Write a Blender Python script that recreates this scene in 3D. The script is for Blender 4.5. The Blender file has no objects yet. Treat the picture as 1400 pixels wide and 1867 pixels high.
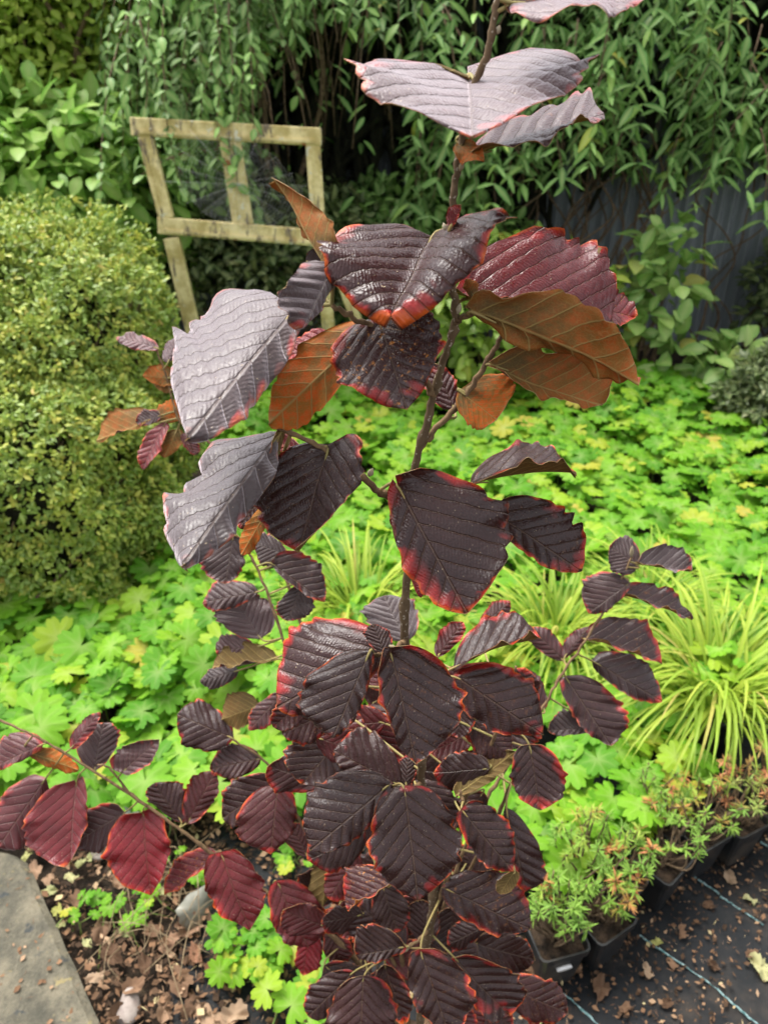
import bpy, math, random
import numpy as np
from mathutils import Vector, Matrix

R = math.radians
random.seed(7)
rng = np.random.default_rng(7)
scene = bpy.context.scene
C = scene.collection

# ------------------------------------------------------------------ camera
H, PITCH, FPX = 1.6, R(31.0), 1403.0
cam_d = bpy.data.cameras.new("camera")
cam = bpy.data.objects.new("camera", cam_d)
C.objects.link(cam)
cam.location = (0, 0, H)
cam.rotation_euler = (R(90) - PITCH, 0, 0)
cam_d.sensor_fit = 'VERTICAL'
cam_d.sensor_height = 34.6
cam_d.sensor_width = 26.0
cam_d.lens = 26.0
cam_d.clip_start = 0.02
cam_d.clip_end = 500
cam_d.dof.use_dof = True
cam_d.dof.focus_distance = 0.60
cam_d.dof.aperture_fstop = 9.5
scene.camera = cam

# ------------------------------------------------------------------ sky, sun, exposure
SUN_EL, SUN_ROT = R(66), R(-48)
world = bpy.data.worlds.new("World")
scene.world = world
world.use_nodes = True
wn, wl = world.node_tree.nodes, world.node_tree.links
wn.clear()
w_out = wn.new('ShaderNodeOutputWorld')
w_bg = wn.new('ShaderNodeBackground')
w_sky = wn.new('ShaderNodeTexSky')
w_sky.sky_type = 'NISHITA'
w_sky.sun_disc = False
w_sky.sun_elevation = SUN_EL
w_sky.sun_rotation = SUN_ROT
w_sky.dust_density = 4.0
w_sky.ozone_density = 0.6
w_hs = wn.new('ShaderNodeHueSaturation')
w_hs.inputs['Saturation'].default_value = 0.16
wl.new(w_sky.outputs[0], w_hs.inputs['Color'])
wl.new(w_hs.outputs[0], w_bg.inputs['Color'])
w_bg.inputs['Strength'].default_value = 0.15
wl.new(w_bg.outputs[0], w_out.inputs[0])
sun_d = bpy.data.lights.new("sun", 'SUN')
sun_d.energy = 1.5
sun_d.angle = R(30)
sun_d.color = (1.0, 0.96, 0.9)
sun = bpy.data.objects.new("sun", sun_d)
C.objects.link(sun)
sv = Vector((math.sin(SUN_ROT) * math.cos(SUN_EL), math.cos(SUN_ROT) * math.cos(SUN_EL), math.sin(SUN_EL)))
sun.rotation_euler = sv.to_track_quat('Z', 'Y').to_euler()
sun.location = (2, -2, 6)
scene.view_settings.view_transform = 'Standard'
scene.view_settings.look = 'None'
scene.view_settings.gamma = 1.0
scene.view_settings.use_curve_mapping = False
scene.view_settings.exposure = 1.35
scene.cycles.use_denoising = True
scene.cycles.max_bounces = 7
scene.cycles.diffuse_bounces = 4
scene.cycles.glossy_bounces = 3
scene.cycles.transmission_bounces = 4
scene.cycles.sample_clamp_indirect = 6.0

# ------------------------------------------------------------------ measuring helpers
cp, sp_ = math.cos(PITCH), math.sin(PITCH)


def ray(px, py):
    x = (px - 700.0) / FPX
    y = -(py - 933.5) / FPX
    return np.array([x, cp + y * sp_, -sp_ + y * cp])


CAM = np.array([0.0, 0.0, H])


def P(px, py, z):
    return CAM + ray(px, py) * z


def zV(py, Y):
    return Y / ray(700, py)[1]


def V(px, py, Y):
    return P(px, py, zV(py, Y))


def G(px, py, h=0.0):
    r = ray(px, py)
    return CAM + r * ((h - H) / r[2])


def norm(v):
    v = np.asarray(v, float)
    return v / (np.linalg.norm(v, axis=-1, keepdims=True) + 1e-12)


# ------------------------------------------------------------------ materials
def new_mat(name):
    m = bpy.data.materials.new(name)
    m.use_nodes = True
    n, l = m.node_tree.nodes, m.node_tree.links
    n.clear()
    out = n.new('ShaderNodeOutputMaterial')
    b = n.new('ShaderNodeBsdfPrincipled')
    l.new(b.outputs[0], out.inputs[0])
    return m, n, l, b, out


def val(n, l, op, a, b=None, c=None, clamp=False):
    m = n.new('ShaderNodeMath')
    m.operation = op
    m.use_clamp = clamp
    for i, x in enumerate((a, b, c)):
        if x is None:
            continue
        if isinstance(x, (int, float)):
            m.inputs[i].default_value = x
        else:
            l.new(x, m.inputs[i])
    return m.outputs[0]


def mix(n, l, f, a, b, blend='MIX'):
    m = n.new('ShaderNodeMix')
    m.data_type = 'RGBA'
    m.blend_type = blend
    for s, x in ((m.inputs[0], f), (m.inputs[6], a), (m.inputs[7], b)):
        if isinstance(x, (int, float)):
            s.default_value = x
        elif isinstance(x, tuple):
            s.default_value = (*x, 1) if len(x) == 3 else x
        else:
            l.new(x, s)
    return m.outputs[2]


def sstep(n, l, x, lo, hi):
    m = n.new('ShaderNodeMapRange')
    m.interpolation_type = 'SMOOTHSTEP'
    for i, v in ((0, x), (1, lo), (2, hi)):
        if isinstance(v, (int, float)):
            m.inputs[i].default_value = v
        else:
            l.new(v, m.inputs[i])
    return m.outputs[0]


def noise(n, l, vec, scale, detail=3.0, rough=0.55, dist=0.0):
    t = n.new('ShaderNodeTexNoise')
    t.inputs['Scale'].default_value = scale
    t.inputs['Detail'].default_value = detail
    t.inputs['Roughness'].default_value = rough
    t.inputs['Distortion'].default_value = dist
    if vec is not None:
        l.new(vec, t.inputs['Vector'])
    return t


def ramp(n, l, f, stops):
    r = n.new('ShaderNodeValToRGB')
    e = r.color_ramp.elements
    while len(e) < len(stops):
        e.new(0.5)
    for i, (p, c) in enumerate(stops):
        e[i].position = p
        e[i].color = (*c, 1)
    l.new(f, r.inputs[0])
    return r.outputs[0]


def obj_coord(n):
    return n.new('ShaderNodeTexCoord').outputs['Object']


def attr(n, name):
    a = n.new('ShaderNodeAttribute')
    a.attribute_name = name
    return a


def foliage_mat(name, stops, rough=0.5, spec=0.4, trans=0.3, bump=0.0, bscale=60):
    """leaf colour from a per-leaf number (mesh attribute rnd plus the object's own random)"""
    m, n, l, b, out = new_mat(name)
    a = attr(n, 'rnd')
    oi = n.new('ShaderNodeObjectInfo')
    f = val(n, l, 'FRACT', val(n, l, 'ADD', a.outputs['Fac'], val(n, l, 'MULTIPLY', oi.outputs['Random'], val(n, l, 'LESS_THAN', a.outputs['Fac'], 0.00001))))
    col = ramp(n, l, f, stops)
    tc = obj_coord(n)
    nz = noise(n, l, tc, 45, 2)
    col = mix(n, l, 0.35, col, mix(n, l, nz.outputs[0], (0.45, 0.45, 0.45), (1.5, 1.5, 1.4)), 'MULTIPLY')
    rib = attr(n, 'rib')
    col = mix(n, l, val(n, l, 'MULTIPLY', rib.outputs['Fac'], 0.35), col, (0.55, 0.6, 0.25))
    l.new(col, b.inputs['Base Color'])
    b.inputs['Roughness'].default_value = rough
    b.inputs['Specular IOR Level'].default_value = spec
    if bump:
        bp = n.new('ShaderNodeBump')
        bp.inputs['Strength'].default_value = bump
        bp.inputs['Distance'].default_value = 0.004
        l.new(noise(n, l, tc, bscale, 3).outputs[0], bp.inputs['Height'])
        l.new(bp.outputs[0], b.inputs['Normal'])
    if trans:
        t = n.new('ShaderNodeBsdfTranslucent')
        l.new(col, t.inputs['Color'])
        ms = n.new('ShaderNodeMixShader')
        ms.inputs[0].default_value = trans
        l.new(b.outputs[0], ms.inputs[1])
        l.new(t.outputs[0], ms.inputs[2])
        l.new(ms.outputs[0], out.inputs[0])
    return m


def rough_mat(name, c1, c2, scale=20, rough=0.8, bump=0.3, bdist=0.004, spec=0.3, c3=None, detail=6):
    m, n, l, b, out = new_mat(name)
    tc = obj_coord(n)
    nz = noise(n, l, tc, scale, detail, 0.62)
    col = mix(n, l, sstep(n, l, nz.outputs[0], 0.32, 0.68), c1, c2)
    if c3:
        n2 = noise(n, l, tc, scale * 0.35, 5, 0.7)
        col = mix(n, l, sstep(n, l, n2.outputs[0], 0.56, 0.66), col, c3)
    l.new(col, b.inputs['Base Color'])
    b.inputs['Roughness'].default_value = rough
    b.inputs['Specular IOR Level'].default_value = spec
    bp = n.new('ShaderNodeBump')
    bp.inputs['Strength'].default_value = bump
    bp.inputs['Distance'].default_value = bdist
    n3 = noise(n, l, tc, scale * 3.0, 5, 0.65)
    l.new(n3.outputs[0], bp.inputs['Height'])
    l.new(bp.outputs[0], b.inputs['Normal'])
    return m


def hazel_leaf_mats():
    def veins(n, l):
        a = attr(n, 'lpos')
        sx = n.new('ShaderNodeSeparateXYZ')
        l.new(a.outputs['Vector'], sx.inputs[0])
        X, Yc, E = sx.outputs
        lk = attr(n, 'look')
        s2 = n.new('ShaderNodeSeparateXYZ')
        l.new(lk.outputs['Vector'], s2.inputs[0])
        sda = attr(n, 'seed')
        off = n.new('ShaderNodeVectorMath')
        off.operation = 'MULTIPLY_ADD'
        l.new(sda.outputs['Vector'], off.inputs[0])
        off.inputs[1].default_value = (1, 1, 1)
        l.new(a.outputs['Vector'], off.inputs[2])
        a = off
        nz = noise(n, l, a.outputs['Vector'], 5.0, 2)
        wob = val(n, l, 'MULTIPLY', val(n, l, 'SUBTRACT', nz.outputs[0], 0.5), 0.045)
        ax = val(n, l, 'ABSOLUTE', X)
        s = val(n, l, 'ADD', val(n, l, 'SUBTRACT', Yc, val(n, l, 'MULTIPLY', ax, 0.95)), wob)
        ph = val(n, l, 'FRACT', val(n, l, 'MULTIPLY', val(n, l, 'ADD', s, 2.0), 7.0))
        d = val(n, l, 'ABSOLUTE', val(n, l, 'SUBTRACT', val(n, l, 'MULTIPLY', ph, 2.0), 1.0))
        sec = sstep(n, l, d, 0.86, 0.98)
        midv = val(n, l, 'SUBTRACT', 1.0, sstep(n, l, ax, 0.003, 0.013))
        vein = val(n, l, 'MAXIMUM', sec, midv)
        t = val(n, l, 'ADD', val(n, l, 'ADD', ax, val(n, l, 'MULTIPLY', Yc, 0.55)), val(n, l, 'MULTIPLY', wob, 1.6))
        ph3 = val(n, l, 'FRACT', val(n, l, 'MULTIPLY', t, 40.0))
        ter = val(n, l, 'ABSOLUTE', val(n, l, 'SUBTRACT', val(n, l, 'MULTIPLY', ph3, 2.0), 1.0))
        return a, E, s2, vein, sec, ter, d, nz

    # --- upper side
    m, n, l, b, out = new_mat('hazel_leaf_upper')
    a, E, lk, vein, sec, ter, d, nz = veins(n, l)
    red, mar, org = lk.outputs
    red = val(n, l, 'POWER', red, 1.7)
    n2 = noise(n, l, a.outputs['Vector'], 11.0, 4, 0.65)
    n4 = noise(n, l, a.outputs['Vector'], 3.0, 3, 0.6)
    n6 = noise(n, l, a.outputs['Vector'], 2.6, 2, 0.5)
    mar = val(n, l, 'ADD', val(n, l, 'MULTIPLY', val(n, l, 'MULTIPLY', mar, 1.25), sstep(n, l, n6.outputs[0], 0.42, 0.68)), 0.006)
    e2 = val(n, l, 'ADD', E, val(n, l, 'MULTIPLY', val(n, l, 'SUBTRACT', n2.outputs[0], 0.5), 0.06))
    e3 = val(n, l, 'ADD', e2, val(n, l, 'MULTIPLY', val(n, l, 'SUBTRACT', n4.outputs[0], 0.5), 0.16))
    e3 = val(n, l, 'ADD', e3, val(n, l, 'MULTIPLY', val(n, l, 'SUBTRACT', d, 0.5), 0.035))
    mm = val(n, l, 'SUBTRACT', 1.0, sstep(n, l, e3, val(n, l, 'MULTIPLY', mar, -0.25), val(n, l, 'MULTIPLY', mar, 1.35)))
    mm = val(n, l, 'MULTIPLY', mm, sstep(n, l, mar, 0.0, 0.025))
    body = mix(n, l, n4.outputs[0], (0.016, 0.0058, 0.0058), (0.036, 0.0125, 0.0105))
    crim = mix(n, l, n2.outputs[0], (0.17, 0.006, 0.012), (0.30, 0.012, 0.02))
    col = mix(n, l, val(n, l, 'MULTIPLY', red, val(n, l, 'ADD', 0.55, val(n, l, 'MULTIPLY', n4.outputs[0], 0.75)), clamp=True), body, crim)
    edge_c = mix(n, l, sstep(n, l, e2, 0.0, 0.03), (0.62, 0.11, 0.015), (0.36, 0.016, 0.014))
    col = mix(n, l, mm, col, edge_c)
    # orange blotches between the veins
    sp = val(n, l, 'MULTIPLY', sstep(n, l, noise(n, l, a.outputs['Vector'], 17.0, 3, 0.6).outputs[0], 0.60, 0.68), org)
    col = mix(n, l, val(n, l, 'MULTIPLY', sp, 0.8), col, (0.55, 0.20, 0.03))
    pale = noise(n, l, a.outputs['Vector'], 60.0, 1, 0.5)
    col = mix(n, l, sstep(n, l, pale.outputs[0], 0.745, 0.77), col, (0.5, 0.38, 0.24))
    col = mix(n, l, val(n, l, 'MULTIPLY', vein, 0.30), col, (0.16, 0.10, 0.06))
    l.new(col, b.inputs['Base Color'])
    n5 = noise(n, l, a.outputs['Vector'], 24.0, 3)
    rg = n.new('ShaderNodeMapRange')
    l.new(n5.outputs[0], rg.inputs[0])
    rg.inputs[1].default_value, rg.inputs[2].default_value = 0.3, 0.7
    rg.inputs[3].default_value, rg.inputs[4].default_value = 0.22, 0.40
    sky_sheen_r = attr(n, 'wax')
    l.new(val(n, l, 'ADD', rg.outputs[0], val(n, l, 'MULTIPLY', sky_sheen_r.outputs['Fac'], 0.17)), b.inputs['Roughness'])
    wax = attr(n, 'wax')
    l.new(val(n, l, 'ADD', 0.48, val(n, l, 'MULTIPLY', wax.outputs['Fac'], 0.35)), b.inputs['Specular IOR Level'])
    l.new(val(n, l, 'ADD', 0.025, val(n, l, 'MULTIPLY', wax.outputs['Fac'], 0.9)), b.inputs['Sheen Weight'])  # extra pale sheen set per leaf, imitating reflection of the bright sky
    b.inputs['Sheen Roughness'].default_value = 0.5
    b.inputs['Sheen Tint'].default_value = (0.95, 0.85, 0.9, 1)
    vor = n.new('ShaderNodeTexVoronoi')
    vor.inputs['Scale'].default_value = 46.0
    l.new(a.outputs['Vector'], vor.inputs['Vector'])
    hgt = val(n, l, 'SUBTRACT', val(n, l, 'MULTIPLY', val(n, l, 'SUBTRACT', 1.0, ter), 0.14), val(n, l, 'MULTIPLY', vein, 0.9))
    hgt = val(n, l, 'SUBTRACT', hgt, val(n, l, 'MULTIPLY', vor.outputs['Distance'], 0.28))
    hgt = val(n, l, 'ADD', hgt, val(n, l, 'MULTIPLY', n5.outputs[0], 0.22))
    hgt = val(n, l, 'ADD', hgt, val(n, l, 'MULTIPLY', val(n, l, 'SUBTRACT', 1.0, val(n, l, 'MULTIPLY', d, d)), 0.5))
    bp = n.new('ShaderNodeBump')
    bp.inputs['Strength'].default_value = 0.8
    bp.inputs['Distance'].default_value = 0.0013
    l.new(hgt, bp.inputs['Height'])
    l.new(bp.outputs[0], b.inputs['Normal'])
    t = n.new('ShaderNodeBsdfTranslucent')
    l.new(mix(n, l, 0.75, col, (0.55, 0.13, 0.02)), t.inputs['Color'])
    ms = n.new('ShaderNodeMixShader')
    ms.inputs[0].default_value = 0.10
    l.new(b.outputs[0], ms.inputs[1])
    l.new(t.outputs[0], ms.inputs[2])
    l.new(ms.outputs[0], out.inputs[0])
    upper = m

    # --- lower side
    m, n, l, b, out = new_mat('hazel_leaf_underside')
    a, E, lk, vein, sec, ter, d, nz = veins(n, l)
    red, mar, org = lk.outputs
    n2 = noise(n, l, a.outputs['Vector'], 9.0, 4, 0.65)
    c1 = mix(n, l, n2.outputs[0], (0.14, 0.095, 0.035), (0.24, 0.17, 0.06))
    c2 = mix(n, l, sstep(n, l, n2.outputs[0], 0.35, 0.65), (0.50, 0.19, 0.025), (0.80, 0.15, 0.015))
    e2 = val(n, l, 'ADD', E, val(n, l, 'MULTIPLY', val(n, l, 'SUBTRACT', n2.outputs[0], 0.5), 0.3))
    sy = n.new('ShaderNodeSeparateXYZ')
    l.new(attr(n, 'lpos').outputs['Vector'], sy.inputs[0])
    yt = val(n, l, 'ADD', sy.outputs[1], val(n, l, 'MULTIPLY', val(n, l, 'SUBTRACT', n2.outputs[0], 0.5), 0.9))
    of = val(n, l, 'MULTIPLY', org, val(n, l, 'MAXIMUM', val(n, l, 'SUBTRACT', 1.0, sstep(n, l, e2, -0.02, 0.12)), sstep(n, l, yt, 0.0, 0.7)), clamp=True)
    col = mix(n, l, of, c1, c2)
    vo = n.new('ShaderNodeTexVoronoi')
    vo.feature = 'DISTANCE_TO_EDGE'
    vo.inputs['Scale'].default_value = 34.0
    l.new(a.outputs['Vector'], vo.inputs['Vector'])
    net = val(n, l, 'SUBTRACT', 1.0, sstep(n, l, vo.outputs['Distance'], 0.01, 0.09))
    vv = val(n, l, 'MAXIMUM', vein, val(n, l, 'MULTIPLY', net, 0.3))
    col = mix(n, l, val(n, l, 'MULTIPLY', vv, 0.75), col, (0.55, 0.40, 0.14))
    l.new(col, b.inputs['Base Color'])
    b.inputs['Roughness'].default_value = 0.6
    b.inputs['Specular IOR Level'].default_value = 0.3
    bp = n.new('ShaderNodeBump')
    bp.inputs['Strength'].default_value = 0.7
    bp.inputs['Distance'].default_value = 0.001
    l.new(val(n, l, 'ADD', vein, val(n, l, 'MULTIPLY', net, 0.25)), bp.inputs['Height'])
    l.new(bp.outputs[0], b.inputs['Normal'])
    t = n.new('ShaderNodeBsdfTranslucent')
    l.new(col, t.inputs['Color'])
    ms = n.new('ShaderNodeMixShader')
    ms.inputs[0].default_value = 0.42
    l.new(b.outputs[0], ms.inputs[1])
    l.new(t.outputs[0], ms.inputs[2])
    l.new(ms.outputs[0], out.inputs[0])
    under = m

    m, n, l, b, out = new_mat('hazel_leaf_rim')
    a = attr(n, 'lpos')
    nz = noise(n, l, a.outputs['Vector'], 12, 2)
    l.new(mix(n, l, sstep(n, l, nz.outputs[0], 0.4, 0.6), (0.45, 0.33, 0.15), (0.42, 0.14, 0.05)), b.inputs['Base Color'])
    b.inputs['Roughness'].default_value = 0.6
    rim = m
    pet = rough_mat('hazel_petiole', (0.23, 0.20, 0.07), (0.33, 0.24, 0.09), 60, 0.6, 0.2, 0.0005)
    return [upper, under, rim, pet]


HAZEL = hazel_leaf_mats()


def bark_mat():
    m, n, l, b, out = new_mat('hazel_bark')
    tc = obj_coord(n)
    nz = noise(n, l, tc, 90, 5, 0.65)
    col = mix(n, l, nz.outputs[0], (0.05, 0.032, 0.018), (0.22, 0.15, 0.085))
    v = noise(n, l, tc, 330, 2, 0.5)
    col = mix(n, l, sstep(n, l, v.outputs[0], 0.62, 0.68), col, (0.42, 0.36, 0.28))
    l.new(col, b.inputs['Base Color'])
    b.inputs['Roughness'].default_value = 0.8
    b.inputs['Specular IOR Level'].default_value = 0.2
    bp = n.new('ShaderNodeBump')
    bp.inputs['Strength'].default_value = 0.8
    bp.inputs['Distance'].default_value = 0.0012
    l.new(nz.outputs[0], bp.inputs['Height'])
    l.new(bp.outputs[0], b.inputs['Normal'])
    return m


BARK = bark_mat()
TWIG = rough_mat('hazel_twig', (0.11, 0.065, 0.035), (0.24, 0.155, 0.08), 120, 0.75, 0.5, 0.0008, 0.2)
WOODY = rough_mat('brown_stem', (0.09, 0.06, 0.035), (0.22, 0.15, 0.09), 60, 0.8, 0.6, 0.003)

# ------------------------------------------------------------------ mesh helpers
def mk_mesh(name, verts, faces, mats, midx=None, attrs=None, smooth=True):
    me = bpy.data.meshes.new(name)
    verts = np.asarray(verts, np.float32)
    if isinstance(faces, np.ndarray):
        k = faces.shape[1]
        nf = len(faces)
        me.vertices.add(len(verts))
        me.vertices.foreach_set('co', verts.ravel())
        me.loops.add(nf * k)
        me.loops.foreach_set('vertex_index', faces.astype(np.int32).ravel())
        me.polygons.add(nf)
        me.polygons.foreach_set('loop_start', np.arange(0, nf * k, k, dtype=np.int32))
        me.update(calc_edges=True)
    else:
        me.from_pydata([tuple(map(float, v)) for v in verts], [], faces)
        nf = len(faces)
    for m in (mats if isinstance(mats, (list, tuple)) else [mats]):
        me.materials.append(m)
    if midx is not None:
        me.polygons.foreach_set('material_index', np.asarray(midx, np.int32))
    me.polygons.foreach_set('use_smooth', np.full(len(me.polygons), smooth))
    for k, a in (attrs or {}).items():
        a = np.asarray(a, np.float32)
        if a.ndim == 1:
            at = me.attributes.new(k, 'FLOAT', 'POINT')
            at.data.foreach_set('value', a)
        else:
            at = me.attributes.new(k, 'FLOAT_VECTOR', 'POINT')
            at.data.foreach_set('vector', a.ravel())
    me.update()
    return me


def link(name, me, parent=None, mat=None):
    o = bpy.data.objects.new(name, me)
    C.objects.link(o)
    if parent is not None:
        o.parent = parent
        if parent.parent is None:          # parts of parts: their parent already sits at the origin
            o.matrix_parent_inverse = Matrix.Translation(-parent.location)
    if mat is not None:
        o.matrix_basis = mat
    return o


def tag(o, label, cat, group=None):
    o['label'] = label
    o['category'] = cat
    if group:
        o['group'] = group
    return o


def thing(name, label, cat, loc, group=None):
    o = bpy.data.objects.new(name, None)
    o.empty_display_size = 0.05
    C.objects.link(o)
    o.location = tuple(float(x) for x in loc)
    return tag(o, label, cat, group)


def smooth_path(pts, k=6):
    """Catmull-Rom through points"""
    p = np.asarray(pts, float)
    if len(p) < 3:
        t = np.linspace(0, 1, k + 1)[:, None]
        return p[0] * (1 - t) + p[-1] * t
    q = np.vstack([2 * p[0] - p[1], p, 2 * p[-1] - p[-2]])
    out = []
    for i in range(1, len(q) - 2):
        for t in np.linspace(0, 1, k, endpoint=False):
            a, b, c, d = q[i - 1], q[i], q[i + 1], q[i + 2]
            out.append(0.5 * ((2 * b) + (c - a) * t + (2 * a - 5 * b + 4 * c - d) * t * t + (3 * b - a - 3 * c + d) * t ** 3))
    out.append(p[-1])
    return np.array(out)


def tube(path, radii, sides=7, jitter=0.0):
    """verts, quads of a capped tapered tube along path"""
    p = np.asarray(path, float)
    n = len(p)
    r = np.interp(np.linspace(0, 1, n), np.linspace(0, 1, len(np.atleast_1d(radii))), np.atleast_1d(radii))
    if jitter:
        r = r * (1 + rng.normal(0, jitter, n))
    tg = norm(np.gradient(p, axis=0))
    ref = np.array([0.31, 0.2, 0.93])
    if abs(np.dot(tg.mean(0) / (np.linalg.norm(tg.mean(0)) + 1e-9), ref)) > 0.9:
        ref = np.array([0.9, 0.3, 0.1])
    a = norm(np.cross(tg, ref))
    b = np.cross(tg, a)
    ang = np.linspace(0, 2 * np.pi, sides, endpoint=False)
    v = p[:, None, :] + r[:, None, None] * (np.cos(ang)[None, :, None] * a[:, None, :] + np.sin(ang)[None, :, None] * b[:, None, :])
    v = v.reshape(-1, 3)
    f = []
    for i in range(n - 1):
        for j in range(sides):
            j2 = (j + 1) % sides
            f.append((i * sides + j, i * sides + j2, (i + 1) * sides + j2, (i + 1) * sides + j))
    c0, c1 = len(v), len(v) + 1
    v = np.vstack([v, p[0], p[-1]])
    for j in range(sides):
        j2 = (j + 1) % sides
        f.append((c0, j2, j, j2))
        f.append((c1, (n - 1) * sides + j, (n - 1) * sides + j2, (n - 1) * sides + j))
    f = [q if len(set(q)) == 4 else tuple(dict.fromkeys(q)) for q in f]
    return v, f


def join(parts):
    vs, fs, o = [], [], 0
    for v, f in parts:
        vs.append(v)
        fs += [tuple(i + o for i in q) for q in f]
        o += len(v)
    return np.vstack(vs), fs


def box_vf(cx, ax, ay, az):
    """box from centre and three half-axis vectors"""
    cx, ax, ay, az = (np.asarray(q, float) for q in (cx, ax, ay, az))
    v = [cx + i * ax + j * ay + k * az for i in (-1, 1) for j in (-1, 1) for k in (-1, 1)]
    f = [(0, 1, 3, 2), (4, 6, 7, 5), (0, 4, 5, 1), (2, 3, 7, 6), (0, 2, 6, 4), (1, 5, 7, 3)]
    return np.array(v), f


# leaf templates: unit length along +y, top along +z; returns verts, faces(list), rib
def tpl_lance(w=0.3, fold=0.25, droop=0.15, rows=4):
    vs, fs, rib = [], [], []
    for i in range(rows + 1):
        t = i / rows
        hw = w * 0.5 * (math.sin(math.pi * min(1, t * 0.92 + 0.04)) ** 0.9)
        z = -droop * t * t
        vs += [(-hw, t, z + fold * hw), (0, t, z), (hw, t, z + fold * hw)]
        rib += [0, 1, 0]
    for i in range(rows):
        a = i * 3
        fs += [(a, a + 1, a + 4, a + 3), (a + 1, a + 2, a + 5, a + 4)]
    return np.array(vs), np.array(fs), np.array(rib, float)


def tpl_round(w=0.7, fold=0.2, droop=0.25, rows=4):
    return tpl_lance(w, fold, droop, rows)


def tpl_geranium(seed, cup=0.12):
    r_ = random.Random(seed)
    n, lobes = 70, 7
    vs, rib = [(0, 0, 0)], [0.9]
    span = R(320)
    for ring, rr in ((1, 0.52), (2, 1.0)):
        for i in range(n + 1):
            th = -span / 2 + span * i / n
            ph = (i / n) * lobes
            lo = abs((ph % 1) - 0.5) * 2        # 0 at the lobe's centre, 1 in the notch
            k = 1 - 0.38 * lo ** 4.5
            tooth = 0.05 * math.cos((ph % 1) * 2 * math.pi * 3)
            rad = 0.5 * (k + tooth) if ring == 2 else 0.5 * (0.50 - 0.05 * lo ** 4)
            rad *= 1 - 0.10 * (abs(th) / (span / 2)) ** 2
            z = cup * rad * (0.6 - 1.9 * rad * rad * 2) - 0.014 * math.cos((ph % 1) * 2 * math.pi) * rr
            z += 0.03 * math.sin(3 * th + seed) * rr
            vs.append((rad * math.sin(th), rad * math.cos(th), z))
            rib.append(0.5 * (1 - lo) ** 4 if ring == 1 else 0.0)
    fs = []
    for i in range(n):
        fs.append((0, 1 + i + 1, 1 + i, 0))
        a, b = 1 + i, 1 + n + 1 + i
        fs.append((a, a + 1, b + 1, b))
    tri = np.array([f for f in fs], int)
    return np.array(vs), tri, np.array(rib, float)


def frames(dirs, ups):
    y = norm(dirs)
    x = norm(np.cross(y, ups))
    z = np.cross(x, y)
    return x, y, z


def cloud(tpls, pos, dirs, ups, size, rnd=None, pick=None):
    """one joined leaf mesh: arrays of verts, faces, rnd, rib (each template same face width)"""
    N = len(pos)
    x, y, z = frames(dirs, ups)
    size = np.broadcast_to(size, (N,))
    rnd = rng.random(N) if rnd is None else rnd
    pick = rng.integers(0, len(tpls), N) if pick is None else pick
    V_, F_, A_, B_ = [], [], [], []
    off = 0
    for k, (tv, tf, tr) in enumerate(tpls):
        i = np.where(pick == k)[0]
        if not len(i):
            continue
        M = tv[None, :, 0, None] * x[i][:, None] + tv[None, :, 1, None] * y[i][:, None] + tv[None, :, 2, None] * z[i][:, None]
        W = pos[i][:, None] + M * size[i][:, None, None]
        nv = len(tv)
        V_.append(W.reshape(-1, 3))
        F_.append((tf[None] + (np.arange(len(i)) * nv)[:, None, None]).reshape(-1, tf.shape[1]) + off)
        A_.append(np.repeat(rnd[i], nv))
        B_.append(np.tile(tr, len(i)))
        off += nv * len(i)
    return np.vstack(V_), np.vstack(F_), np.concatenate(A_), np.concatenate(B_)


def clean_faces(F):
    """degenerate quads (first index repeated last) -> list with tris"""
    if F.shape[1] == 4 and (F[:, 3] == F[:, 0]).any():
        return [tuple(q[:3]) if q[3] == q[0] else tuple(q) for q in F.tolist()]
    return F


def cloud_obj(name, mat, parent, *args, **kw):
    v, f, a, b = cloud(*args, **kw)
    me = mk_mesh(name, v, clean_faces(f), mat, attrs={'rnd': a, 'rib': b})
    o = link(name, me, parent)
    o['kind'] = 'stuff'
    return o


def leaf_objects(name, mat, parent, tpls, pos, dirs, ups, size, tag_mesh=''):
    """single leaves, each an object that shares one of a few meshes"""
    meshes = [mk_mesh(name + '_blade' + tag_mesh, tv, clean_faces(tf), mat, attrs={'rnd': np.zeros(len(tv)), 'rib': tr}) for tv, tf, tr in tpls]
    x, y, z = frames(dirs, ups)
    size = np.broadcast_to(size, (len(pos),))
    for i in range(len(pos)):
        s = size[i]
        m = Matrix(((x[i][0] * s, y[i][0] * s, z[i][0] * s, pos[i][0]), (x[i][1] * s, y[i][1] * s, z[i][1] * s, pos[i][1]),
                    (x[i][2] * s, y[i][2] * s, z[i][2] * s, pos[i][2]), (0, 0, 0, 1)))
        link(name, meshes[i % len(meshes)], parent, m)


def project(p):
    d = np.asarray(p) - CAM
    zc = d[..., 1] * cp - d[..., 2] * sp_
    yc = d[..., 1] * sp_ + d[..., 2] * cp
    return 700 + FPX * d[..., 0] / zc, 933.5 - FPX * yc / zc, zc


def in_view(p, m=0):
    x, y, z = project(p)
    return (x > -m) & (x < 1400 + m) & (y > -m) & (y < 1867 + m) & (z > 0)


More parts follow.
